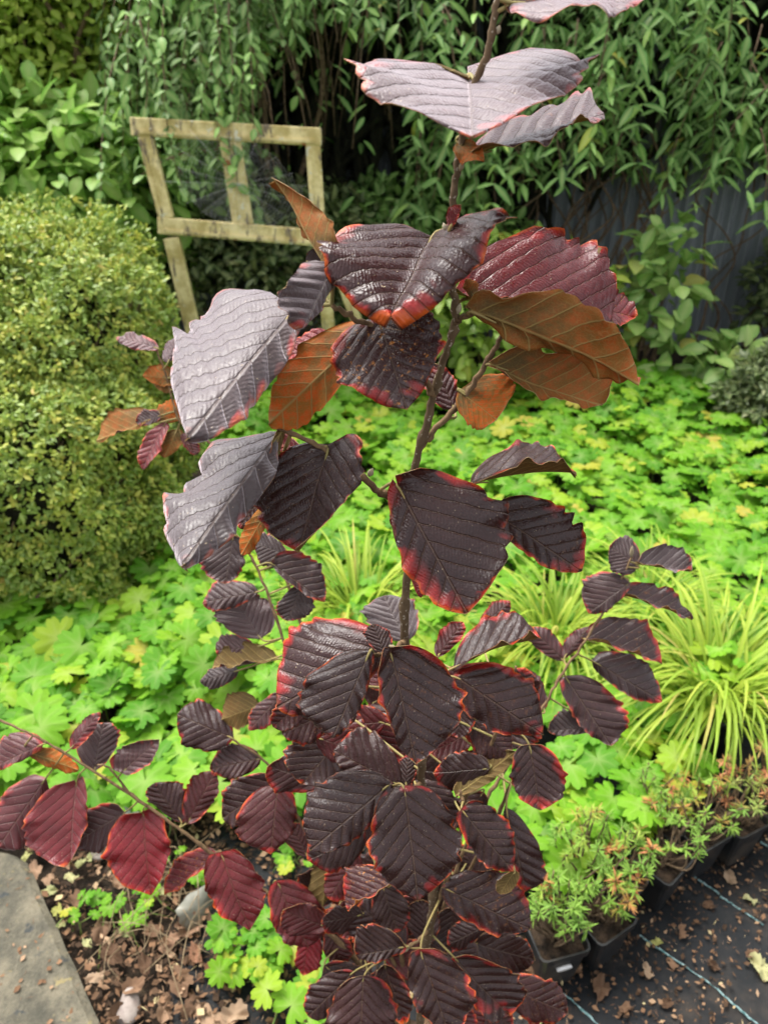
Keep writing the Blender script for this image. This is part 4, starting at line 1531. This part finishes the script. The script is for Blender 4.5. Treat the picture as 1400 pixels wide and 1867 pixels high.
HL((692, 588), .485, (742, 748), -2.0, (606, 665), .6, (800, 595), .6, .12, .14, .75, wav=1.1)
# right: arched leaf with its near half turned up, and the ones under it
HL((876, 548), .52, (1113, 618), 1.5, (1030, 438), 3.0, (950, 590), -2.0, .62, .14, .05, bulge=.10, wav=1.9, tipx=.55, full=.4, lobe=.2)
HL((868, 572), .49, (1164, 702), 1.0, (1030, 548), -1.5, (1020, 662), 1.2, .5, .14, .62, under=True, bulge=.06, wav=1.2, bite=((-1, .13, .35, .05),), tipx=.6)
HL((902, 668), .51, (1098, 738), 1, (985, 716), -.6, (1075, 628), 1.5, .3, .1, .55, under=True, wav=.8, bite=((1, .2, .4, .08),))
HL((1050, 560), .55, (1156, 580), 2, (1115, 536), 1, (1100, 592), -1, .7, .12, .8, nv=24)
HL((840, 715), .51, (905, 765), -.5, (930, 680), .6, (852, 772), -.6, .3, .1, 1.1, under=True, nv=30)
HL((826, 742), .53, (792, 664), .5, (776, 712), 0, (832, 698), 0, .3, .12, 0, nv=24)
HL((862, 540), .50, (850, 508), 0, (846, 528), .3, (872, 520), 0, .4, .1, .8, under=True, nv=14, nu=4, wav=2)
# middle left
HL((508, 792), .47, (335, 1030), -8.0, (338, 862), 3.2, (462, 930), 0.2, .02, .03, wav=1.1, bulge=.02, wax=.9, cup=-.15, bite=((-1, .35, .16, .06),))
HL((512, 788), .472, (440, 945), -2.0, (505, 845), .5, (482, 850), -.8, .0, .02, .05, under=True, nu=4, wav=.6)
HL((597, 824), .47, (545, 1008), -1.5, (474, 885), .8, (668, 848), -.5, .05, .05, .1, bulge=.02)
HL((490, 925), .49, (440, 1012), 0, (472, 985), 0, (448, 955), 0, .2, .08, .9, under=True, nv=24)
HL((482, 900), .50, (436, 962), 0, (445, 925), 0, (468, 950), 0, .2, .08, .4, nv=24)
HL((560, 835), .52, (500, 800), 1, (530, 795), 0, (520, 830), 0, .7, .1, .8, nv=20, nu=5)
# middle right
HL((868, 880), .53, (1050, 862), 1, (945, 808), 4.5, (965, 846), -3, .1, .11, .05)
HL((727, 890), .48, (851, 1118), -2.0, (908, 925), 1.0, (738, 1030), .4, .10, .085, bulge=.02)
HL((728, 905), .50, (716, 962), 0, (712, 930), 0, (735, 935), 0, 1.0, .1, 0, nv=16, nu=4)
HL((750, 1050), .51, (768, 1090), 0, (756, 1075), 0, (775, 1065), 0, 1.0, .1, 0, nv=16, nu=4)
HL((904, 938), .53, (1058, 1042), -.5, (1018, 922), 1, (955, 1010), .2, .06, .10, .1, bite=((-1, .62, .28, .05), (1, .62, .0, .05)))
# first whorl
HL((695, 1186), .51, (505, 1290), -.5, (560, 1128), 2.5, (615, 1290), 0, .15, .10)
HL((572, 1258), .53, (498, 1326), 0, (515, 1275), 0, (552, 1312), 0, .25, .12, .2, nv=24)
HL((672, 1193), .465, (607, 1346), -1.0, (552, 1245), .8, (664, 1275), -.2, .0, .012, 0)
HL((713, 1194), .465, (757, 1392), -1.5, (836, 1252), .8, (690, 1268), -.6, .06, .06, .15, bulge=.02)
HL((702, 1190), .50, (680, 1138), .8, (666, 1165), .5, (714, 1160), .3, .1, .08, .2, nv=20, nu=5)
HL((737, 1166), .66, (700, 1086), 2, (664, 1130), 1.5, (762, 1108), 1.5, .10, .05, 0, nv=26, wax=.8)
HL((836, 1214), .53, (985, 1163), 1, (895, 1130), 3.5, (925, 1180), -2.4, .06, .10, .05)
HL((800, 1194), .56, (844, 1134), .5, (802, 1152), .5, (838, 1168), 0, .4, .12, 0, nv=22)
HL((838, 1238), .52, (990, 1340), -.5, (940, 1220), 1.2, (862, 1312), .4, .08, .11, .1)
HL((925, 1352), .60, (845, 1332), 1, (882, 1316), 1, (880, 1366), 0, .1, .08, 0, nv=24)
HL((966, 1364), .57, (984, 1476), -1, (930, 1412), .4, (1028, 1408), .3, .08, .11, 0)
HL((838, 1446), .56, (940, 1370), 0, (868, 1388), .8, (902, 1420), -.6, .1, .06, .05, under=True)
HL((838, 1440), .575, (935, 1365), 0, (862, 1362), 2.0, (900, 1400), 0, .15, .10, .0)
HL((866, 1394), .62, (797, 1382), .5, (832, 1356), .6, (832, 1412), 0, .3, .12, 0, nv=24)
HL((760, 1430), .56, (815, 1520), 0, (830, 1450), .6, (765, 1500), 0, .05, .04, 0, nv=24)
# second whorl
HL((704, 1435), .475, (566, 1550), -1.0, (590, 1420), 1.2, (668, 1515), -.2, .0, .012, .05)
HL((724, 1430), .50, (608, 1368), 1.0, (685, 1336), 1.2, (650, 1420), -.6, .15, .07)
HL((738, 1446), .465, (762, 1643), -1.5, (838, 1520), .7, (672, 1535), -.3, .04, .07, .05, bulge=.02)
HL((740, 1430), .51, (745, 1375), 1, (725, 1400), .5, (762, 1400), .3, .1, .06, .3, nv=20, nu=5)
HL((846, 1482), .52, (936, 1590), -.6, (915, 1485), .8, (862, 1555), 0, .06, .05, .05)
HL((924, 1482), .56, (958, 1626), -.5, (990, 1560), .5, (925, 1565), 0, .06, .09, 0)
HL((816, 1622), .52, (966, 1694), -.4, (920, 1592), 1.0, (868, 1692), 0, .08, .11, .35)
HL((938, 1588), .51, (912, 1630), 0, (908, 1605), 0, (942, 1612), 0, .1, .05, .05, under=True, nv=20, nu=5)
HL((716, 1612), .50, (634, 1660), 0, (648, 1580), 1.6, (668, 1640), -1.2, .3, .12, .9)
HL((738, 1722), .55, (655, 1650), 1, (710, 1630), 1, (645, 1715), 0, .1, .05, 0)
HL((735, 1727), .50, (650, 1742), -.3, (672, 1682), .6, (696, 1752), -.2, .02, .06, .1, wav=1.3)
HL((768, 1738), .47, (818, 1885), -1, (858, 1790), .5, (748, 1808), 0, .06, .09, .12)
HL((830, 1748), .52, (926, 1848), -.4, (932, 1765), .6, (862, 1828), 0, .06, .11, 0)
HL((662, 1786), .485, (656, 1915), -1, (596, 1850), .4, (724, 1842), .3, .15, .05, 0, wav=1.6)
HL((640, 1776), .52, (562, 1852), 0, (575, 1788), .5, (622, 1838), 0, .08, .04, 0)
HL((702, 1762), .52, (738, 1860), -.3, (690, 1815), .3, (745, 1800), .2, .1, .05, .1, under=False, nv=26)
HL((882, 1690), .56, (815, 1722), 0, (838, 1680), .5, (850, 1728), 0, .1, .06, 0, nv=24)
HL((775, 1715), .56, (770, 1640), 1, (740, 1670), .6, (800, 1680), .3, .1, .03, 0, nv=24)
# branch at lower left
for a_ in [
    ((625, 1340), .62, (552, 1428), 0, (535, 1350), .6, (622, 1405), 0, .06, .04, .1),
    ((506, 1438), .63, (494, 1558), -1, (430, 1495), .5, (542, 1485), .4, .35, .07, .05),
    ((500, 1428), .66, (408, 1490), 0, (432, 1418), .6, (452, 1492), 0, .12, .04, 0),
    ((420, 1344), .70, (324, 1302), 1, (382, 1282), 1.2, (352, 1366), -.5, .10, .06, 0),
    ((468, 1288), .72, (404, 1312), 0, (426, 1262), .6, (446, 1326), 0, .1, .05, .1, True),
    ((512, 1268), .71, (454, 1332), 0, (468, 1285), .4, (502, 1312), 0, .3, .1, .2),
    ((470, 1384), .69, (384, 1402), 0, (422, 1356), 1, (436, 1418), -.5, .2, .06, .1),
    ((330, 1496), .69, (282, 1428), .5, (272, 1464), .4, (342, 1442), .3, .15, .06, .1),
    ((346, 1494), .69, (392, 1408), .5, (342, 1432), .4, (390, 1462), .3, .35, .05, 0),
    ((406, 1562), .665, (456, 1694), -1, (478, 1595), .5, (380, 1620), .4, .65, .09, .05),
    ((392, 1562), .675, (302, 1632), 0, (335, 1558), 1, (352, 1602), -.6, .6, .07, .6),
    ((508, 1612), .62, (562, 1727), -1, (590, 1650), .4, (498, 1680), .3, .55, .10, 0),
    ((566, 1695), .625, (552, 1776), 0, (542, 1730), .3, (588, 1738), .2, .95, .1, 0),
    ((602, 1548), .64, (588, 1655), 0, (565, 1600), .3, (622, 1595), .3, .0, .02, .05, True),
    ((262, 1486), .70, (277, 1631), -1, (198, 1545), .4, (312, 1520), .4, .85, .07, .05),
    ((226, 1482), .71, (137, 1536), 0, (170, 1470), .6, (196, 1542), 0, .25, .05, 0),
    ((140, 1430), .72, (130, 1573), -1, (54, 1500), .4, (166, 1465), .2, .75, .06, 0),
    ((78, 1428), .73, (-4, 1548), -1, (0, 1455), .4, (62, 1520), .2, .5, .07, 0),
    ((174, 1400), .72, (190, 1318), .8, (140, 1352), .4, (218, 1350), .4, .15, .05, 0),
    ((132, 1362), .725, (183, 1298), .5, (142, 1325), .4, (166, 1342), 0, .5, .12, 0),
    ((72, 1360), .735, (-14, 1402), 0, (20, 1338), .8, (32, 1392), -.5, .45, .07, .2),
    ((52, 1372), .735, (142, 1404), 0, (98, 1366), .3, (98, 1404), 0, .3, .1, .9, True),
    ((228, 1404), .71, (291, 1348), .3, (214, 1372), .6, (268, 1398), -.3, .25, .08, 0),
    ((560, 1560), .655, (530, 1500), .5, (515, 1530), .3, (570, 1520), .2, .3, .06, .3),
    ((590, 1440), .66, (530, 1400), .5, (560, 1395), .4, (545, 1440), 0, .1, .04, 0),
    ((650, 1560), .60, (600, 1640), 0, (600, 1585), .4, (650, 1620), 0, .45, .08, .1),
    ((640, 1640), .60, (640, 1710), -.5, (605, 1680), .3, (665, 1672), .2, .45, .07, .2),
    ((600, 1690), .615, (625, 1760), 0, (590, 1735), .3, (640, 1720), .2, .3, .07, .2),
    # branch behind, left
    ((425, 982), .80, (412, 1064), -.5, (368, 1016), .3, (447, 1020), .4, .08, .06, 0),
    ((500, 1030), .79, (592, 1097), 0, (565, 1014), .6, (540, 1072), 0, .08, .07, .1),
    ((466, 1080), .79, (369, 1100), 0, (410, 1058), .8, (412, 1112), -.5, .18, .05, 0),
    ((472, 1160), .765, (428, 1088), 1.5, (400, 1132), .8, (498, 1106), 1.0, .25, .03, 0),
    ((500, 1202), .745, (388, 1216), 0, (440, 1168), 1.0, (435, 1210), -1.2, .15, .06, .05, True),
    ((430, 1224), .75, (364, 1242), 0, (398, 1214), .6, (400, 1254), -.3, .03, .02, 0),
    ((550, 1070), .79, (524, 1132), -.3, (508, 1098), .3, (573, 1106), .3, .05, .05, 0),
    ((522, 1012), .80, (464, 990), .4, (492, 974), .4, (490, 1036), 0, .05, .04, 0),
    ((462, 1180), .76, (394, 1186), 0, (420, 1156), .6, (425, 1202), 0, .25, .08, 0),
    # branch at right
    ((1160, 1030), .80, (1110, 996), .6, (1150, 982), .6, (1122, 1046), -.2, .12, .03, 0),
    ((1164, 1028), .80, (1257, 1042), .4, (1215, 996), 1.2, (1215, 1040), -.8, .05, .03, 0),
    ((1142, 1066), .79, (1072, 1118), -.3, (1074, 1048), .6, (1118, 1105), 0, .15, .05, .1),
    ((1134, 1086), .79, (1259, 1131), .3, (1195, 1072), 1.4, (1192, 1108), -.8, .12, .04, .3),
    ((1068, 1166), .77, (1204, 1211), 0, (1150, 1130), 1.2, (1130, 1186), -.4, .12, .07, .2),
    ((1088, 1210), .765, (1206, 1279), -.3, (1162, 1198), .8, (1136, 1264), 0, .08, .04, 0),
    ((1034, 1240), .745, (1112, 1358), -.6, (1128, 1278), .4, (1042, 1302), .3, .15, .08, .05),
    ((1078, 1328), .72, (998, 1332), .5, (1036, 1294), .8, (1036, 1342), -.4, .0, .02, 0),
    ((1024, 1202), .76, (968, 1144), .5, (972, 1178), .3, (1012, 1158), .3, .3, .05, 0),
    ((1030, 1196), .76, (1072, 1142), .5, (1030, 1165), .4, (1062, 1176), .2, .35, .06, 0),
    ((990, 1290), .73, (950, 1220), .6, (940, 1250), .4, (990, 1245), .3, .3, .06, 0),
    ((880, 1140), .70, (930, 1095), .6, (890, 1105), .5, (918, 1130), .2, .25, .07, .2),
    ((900, 1370), .66, (830, 1310), .6, (840, 1340), .4, (885, 1325), .3, .1, .05, 0),
    # far branch behind the big pale leaf
    ((285, 634), 1.0, (212, 617), .8, (256, 612), .6, (250, 640), -.5, .45, .05, 0),
    ((308, 658), .995, (326, 612), .8, (296, 636), .5, (338, 628), .5, .35, .05, 0),
    ((318, 690), .99, (260, 685), .3, (296, 664), .6, (300, 704), 0, .3, .1, .8, True),
    ((330, 700), .99, (280, 700), .3, (306, 690), .3, (310, 716), 0, .3, .1, .3, True),
    ((276, 764), .98, (176, 803), .3, (214, 742), .6, (236, 780), -.3, .4, .1, .45, True),
    ((288, 766), .98, (336, 732), .3, (292, 736), .4, (334, 764), 0, .6, .1, 1.2, True),
    ((300, 776), .975, (261, 857), -.3, (264, 806), .4, (302, 812), -.4, .75, .1, .4),
    ((322, 786), .97, (300, 834), -.3, (288, 806), .3, (332, 806), .2, .3, .1, .5, True),
    ((292, 758), .98, (250, 770), .5, (268, 748), .4, (275, 775), 0, .2, .05, .2),
    ((330, 790), .97, (355, 830), 0, (335, 812), .2, (362, 808), .2, .5, .1, .6),
    ((470, 905), .92, (440, 850), .5, (430, 880), .3, (475, 865), .3, .3, .05, .3),
]:
    HL(*a_[:8], *a_[8:11], under=(len(a_) > 11 and a_[11]), nv=28, nu=6, wax=.6 if a_[0] in ((472, 1160), (285, 634), (308, 658), (1164, 1028)) else (.25 if a_[1] > .7 else 0))

# leaves deep inside the lower part of the shrub
rf = random.Random(11)
for k in range(66):
    bx, by = rf.uniform(560, 930), rf.uniform(1230, 1840)
    Y = rf.uniform(.57, .70)
    a = rf.uniform(0, 2 * math.pi)
    ln = rf.uniform(70, 118)
    tx_, ty_ = bx + ln * math.cos(a), by + ln * math.sin(a) * .8 + 15
    w_ = rf.uniform(.36, .46) * ln
    mx_, my_ = bx + (tx_ - bx) * .47, by + (ty_ - by) * .47
    na = (-math.sin(a), math.cos(a) * .9)
    HL((bx, by), Y, (tx_, ty_), rf.uniform(-1.5, .5), (mx_ + na[0] * w_, my_ + na[1] * w_), rf.uniform(-.5, 1), (mx_ - na[0] * w_, my_ - na[1] * w_), rf.uniform(-.5, 1),
       rf.choice((0.05, .1, .2, .45)), rf.uniform(.02, .09), rf.choice((0, 0, .2)), nv=22, nu=5)

# buds at the nodes
BUD = rough_mat('hazel_bud', (0.30, 0.24, 0.14), (0.46, 0.40, 0.28), 80, 0.7, 0.3, .0006)
for px, py, Y, dx, dy, s in ((838, 312, .503, 6, -22, 1), (834, 572, .497, 5, -20, 1), (672, 868, .478, 8, -14, 1.2), (786, 712, .50, -10, -8, 1), (723, 1186, .48, -14, -10, 1.3), (735, 1437, .482, -14, -8, 1.3), (745, 1726, .512, -8, 10, 1.2), (905, 62, .5, 6, -16, .9), (1150, 1015, .80, 2, -20, 1.4), (812, 420, .5, -4, -14, .8)):
    p0, p1 = V(px, py, Y), V(px + dx, py + dy, Y)
    v, f = tube(smooth_path([p0, p0 * .5 + p1 * .5, p1], 3), [.0008 * s, .0019 * s, .0016 * s, .0002], 6)
    link('bud', mk_mesh('bud', v, f, BUD), shrub)

# ================================================================== LITTER
DRY = foliage_mat('dry_leaf', [(0, (0.13, 0.075, 0.045)), (0.4, (0.30, 0.18, 0.11)), (0.8, (0.46, 0.33, 0.22)), (1.0, (0.25, 0.12, 0.07))], 0.75, 0.2, 0.1, 0.6, 90)
PALEL = foliage_mat('yellowed_leaf', [(0, (0.36, 0.38, 0.16)), (0.5, (0.50, 0.48, 0.24)), (1, (0.42, 0.42, 0.12))], 0.65, 0.3, 0.2, 0.5, 90)


def lobed_leaf_mesh(seed, mat, curlv):
    r_ = random.Random(seed)
    n, lob = 44, r_.choice((5, 7, 7))
    vs, f = [(0, 0, 0)], []
    for ring in (.5, 1):
        for i in range(n):
            th = 2 * math.pi * i / n
            k = 0.78 + 0.11 * math.cos(lob * th + .3 * math.sin(2 * th + seed)) + 0.10 * math.cos(2 * th + seed) + 0.05 * math.cos(11 * th + seed) + r_.uniform(-.03, .03)
            k = 0.85 + 0.09 * math.cos(lob * 2 * th + math.sin(th + seed)) * abs(math.sin(th)) + 0.06 * math.cos(3 * th + seed) + r_.uniform(-.03, .03)
            rad = .5 * ring * (k if ring == 1 else .8)
            x, y = rad * math.sin(th) * .66, rad * math.cos(th)
            z = curlv * (x * x * 1.6 + .5 * y * y) + 0.13 * math.sin(3 * th + seed) * ring ** 2 + .07 * math.sin(7 * x * 4 + seed)
            vs.append((x, y, z))
    for i in range(n):
        j = (i + 1) % n
        f.append((0, 1 + j, 1 + i))
        f.append((1 + i, 1 + j, 1 + n + j, 1 + n + i))
    # stalk
    v2, f2 = tube(np.array([[0, -.35, 0], [0.02, -.55, .03], [0.05, -.72, .02]]), [.015, .01], 4)
    v, ff = join([(np.array(vs), f), (v2, f2)])
    return mk_mesh('fallen_leaf', v, ff, mat, attrs={'rnd': np.zeros(len(v)), 'rib': np.zeros(len(v))})


dry_m = [lobed_leaf_mesh(s, DRY, c) for s, c in ((1, .8), (2, 1.3), (3, .3), (4, 1.8), (5, -.6))]
pale_m = [lobed_leaf_mesh(s, PALEL, c) for s, c in ((11, .3), (12, .6))]


def fallen(px, py, s, meshes, label, group, h=0.018):
    p = G(px, py, h)
    o = link('fallen_leaf', random.choice(meshes))
    o.location = p
    o.rotation_euler = (rng.normal(0, .25), rng.normal(0, .25), rng.uniform(0, 6.28))
    o.scale = (s, s, s)
    tag(o, label, 'leaf', group)


LB = 'crinkled brown fallen leaf in the litter between path and purple shrub'
for px, py, s in ((185, 1690, .07), (340, 1690, .075), (205, 1740, .06), (330, 1790, .08), (400, 1770, .07), (300, 1840, .06), (225, 1850, .07), (140, 1640, .05), (200, 1660, .05), (310, 1715, .06), (390, 1860, .10), (265, 1760, .05), (90, 1600, .05), (65, 1590, .05),
                  (360, 1740, .055), (280, 1700, .05), (215, 1610, .05), (245, 1800, .055), (430, 1850, .06), (175, 1780, .045), (120, 1575, .05), (350, 1830, .06), (415, 1690, .05), (240, 1560, .05), (60, 1545, .05), (380, 1600, .05), (455, 1640, .05), (500, 1800, .06)):
    fallen(px, py, s, dry_m, LB, 'brown leaves in the litter by the path')
LM = 'dry brown fallen leaf lying on the black weed membrane'
for px, py, s in ((1000, 1785, .055), (1095, 1800, .06), (1140, 1840, .035), (1215, 1830, .03), (1050, 1770, .035), (1300, 1760, .03), (1180, 1770, .035), (1240, 1700, .035), (960, 1770, .04), (1330, 1600, .04), (1290, 1650, .03), (1370, 1740, .03), (1225, 1755, .03), (930, 1820, .04)):
    fallen(px, py, s, dry_m, LM, 'brown leaves on the weed membrane')
for px, py, s, lab in ((990, 1850, .055, 'pale yellow green fallen leaf on membrane beside a blue thread'), (1388, 1765, .065, 'large pale yellow lobed leaf at the membrane edge'), (1367, 1640, .035, 'small lime green leaf on membrane below the azalea pots'), (1197, 1718, .028, 'tiny pale leaf beside the thread on the black membrane')):
    fallen(px, py, s, pale_m, lab, None)
LP_ = 'faded yellow green leaf in the litter along the concrete path edge'
for px, py, s in ((90, 1625, .04), (130, 1600, .04), (105, 1660, .035), (155, 1570, .045), (300, 1625, .04), (110, 1690, .03), (50, 1560, .035), (230, 1700, .035), (160, 1720, .03)):
    fallen(px, py, s, pale_m, LP_, 'yellowing leaves along the path edge')

# crumbs of bark, needles and leaf fragments
M = 30000
lx = rng.uniform(-.75, 1.7, M)
ly = rng.uniform(.45, 1.65, M)
dens = np.where(lx < 0.25, 1.0, np.clip(0.07 + 0.7 * (np.sin(lx * 5.3 + ly * 3) * np.sin(ly * 9 - lx * 4) > .25) + 1.6 * np.exp(-((ly - (.80 + .60 * (lx - .36))) / .13) ** 2), 0, 1))
pxl, pyl, _z = project(np.stack([lx, ly, np.zeros(M)], 1))
on_path = np.array([pxl[i] < np.interp(pyl[i], [1500, 1558, 1588, 1880], [-300, 30, 58, 190]) for i in range(M)])
keep = (rng.random(M) < dens) & ~on_path
lx, ly = lx[keep], ly[keep]
m = len(lx)
LIT = foliage_mat('litter_crumb', [(0, (0.025, 0.016, 0.010)), (0.45, (0.09, 0.052, 0.03)), (0.8, (0.20, 0.11, 0.06)), (0.96, (0.36, 0.24, 0.15)), (1, (0.5, 0.42, 0.22))], 0.85, 0.2, 0.0)
crumb_t = [(a, b, c * 0) for a, b, c in (tpl_lance(.14, .6, .2, 2), tpl_lance(.8, .4, -.3, 2), tpl_lance(.5, -.5, .3, 2), tpl_lance(.06, .5, .1, 2))]
az = rng.uniform(0, 6.28, m)
lit = cloud_obj('leaf_litter', LIT, None, crumb_t, np.stack([lx, ly, rng.uniform(.008, .022, m)], 1), np.stack([np.cos(az), np.sin(az), rng.normal(0, .15, m)], 1),
                np.stack([rng.normal(0, .3, m), rng.normal(0, .3, m), np.ones(m)], 1), rng.uniform(.004, .013, m) * np.where(lx < .2, 1.6, 1.0))
tag(lit, 'brown crumbs of bark needles and leaf scraps strewn over soil and membrane', 'litter')
# a few flakes on the path
for px, py in ((72, 1855), (35, 1795), (60, 1700), (95, 1740), (20, 1650), (130, 1840)):
    pass
k = 60
pp = np.array([G(rng.uniform(-20, 150), rng.uniform(1600, 1867), .043) for _ in range(k)])
az = rng.uniform(0, 6.28, k)
fl = cloud_obj('path_litter', LIT, None, crumb_t, pp, np.stack([np.cos(az), np.sin(az), np.zeros(k)], 1), np.tile((0, 0, 1.), (k, 1)), rng.uniform(.005, .016, k), rnd=rng.uniform(.6, .95, k))
tag(fl, 'scattered orange brown flakes lying on the concrete path', 'litter')

# fibrous dry stalks near the low branch
STRAW = rough_mat('dry_stalk', (0.16, 0.11, 0.06), (0.32, 0.24, 0.14), 40, .8, .3)
stp = []
for kk in range(42):
    c = G(rng.uniform(200, 400), rng.uniform(1560, 1760), .02)
    a = rng.uniform(0, 6.28)
    ln = rng.uniform(.03, .13)
    d = np.array([math.cos(a), math.sin(a), 0]) * ln
    stp.append(tube(smooth_path([c - d, c + np.array([rng.normal(0, .012), rng.normal(0, .012), rng.uniform(.01, .05)]), c + d], 4), [.0011, .0007], 4))
v, f = join(stp)
o = link('dry_stalks', mk_mesh('dry_stalks', v, f, STRAW))
o['kind'] = 'stuff'
tag(o, 'tangle of thin dry brown stalks on the soil under the crimson branch', 'stalks')


# stones, scraps
def stone(label, px, py, s, mat, sq=(1, .7, .5)):
    bm = bmesh.new()
    bmesh.ops.create_icosphere(bm, subdivisions=3, radius=1)
    r_ = random.Random(px)
    o1, o2 = r_.uniform(0, 6), r_.uniform(0, 6)
    for v_ in bm.verts:
        q = v_.co
        k_ = 1 + .10 * math.sin(q.x * 3 + o1) + .08 * math.sin(q.y * 4 + o2) + .06 * math.sin(q.z * 5 + q.x * 3)
        v_.co = Vector((q.x * sq[0], q.y * sq[1], q.z * sq[2])) * k_ * s
    me = bpy.data.meshes.new('stone')
    bm.to_mesh(me)
    bm.free()
    me.materials.append(mat)
    for p_ in me.polygons:
        p_.use_smooth = True
    o = link('stone', me)
    o.location = G(px, py, s * sq[2] * .7)
    o.rotation_euler = (0, 0, r_.uniform(0, 3))
    tag(o, label, 'stone')


ST = rough_mat('pebble', (0.20, 0.16, 0.14), (0.36, 0.31, 0.27), 30, .6, .4, .002)
stone('smooth pinkish grey stone lying in brown litter near the path', 235, 1838, .032, ST, (.75, 1.1, .5))
stone('small grey stone beside the tangle of dry stalks', 250, 1590, .022, ST)
stone('flat grey stone under the low crimson branch', 185, 1555, .024, ST, (1, .8, .35))


def scrap(name, label, cat, px, py, w, hgt, mat, h=.03, rot=0.3, tilt=.3, seed=1, jag=.12):
    r_ = random.Random(seed)
    n = 26
    top = []
    for i in range(n):
        th = 2 * math.pi * i / n
        ct, st = math.cos(th), math.sin(th)
        k_ = 1 / max(abs(ct), abs(st)) ** .8
        top.append((ct * k_ * w / 2 * (1 + r_.uniform(-jag, jag)), st * k_ * hgt / 2 * (1 + r_.uniform(-jag, jag)), .006 * math.sin(th * 3) + r_.uniform(-.001, .001)))
    v = [(0, 0, .004)] + top + [(0, 0, .003)] + [(a, b, c - .001) for a, b, c in top]
    f = [(0, 1 + i, 1 + (i + 1) % n) for i in range(n)] + [(n + 1, n + 2 + (i + 1) % n, n + 2 + i) for i in range(n)] + [(1 + i, n + 2 + i, n + 2 + (i + 1) % n, 1 + (i + 1) % n) for i in range(n)]
    o = link(name, mk_mesh(name, v, f, mat))
    o.location = G(px, py, h)
    o.rotation_euler = (tilt, .1, rot)
    tag(o, label, cat)


scrap('plastic_scrap', 'torn white plastic scrap on the ground behind the low crimson branch', 'scrap', 248, 1476, .14, .075, TAGM, .05, .5, .35, 3, .3)
GREYP = rough_mat('grey_plastic', (0.15, 0.15, 0.12), (0.24, 0.23, 0.18), 14, .4, .1)
scrap('plastic_sheet', 'grey plastic piece standing out of the litter under the crimson leaves', 'plastic', 358, 1655, .085, .06, GREYP, .035, .9, .9, 5, .06)
BLUEP = rough_mat('pale_blue_plastic', (0.45, 0.58, 0.68), (0.6, 0.7, 0.78), 14, .4, .1)
scrap('plant_label', 'pale blue plant label showing through the middle of the purple shrub', 'label', 692, 1300, .04, .03, BLUEP, .3, .4, .6, 7, .05)
# stem holding the blue label
lb = G(692, 1300, .3)
v, f = tube(np.array([[lb[0], lb[1], -.02], [lb[0], lb[1], .3]]), [.003, .002], 5)
lo = link('stake', mk_mesh('stake', v, f, TAGM), bpy.data.objects['plant_label'])
lo.matrix_parent_inverse = bpy.data.objects['plant_label'].matrix_basis.inverted()
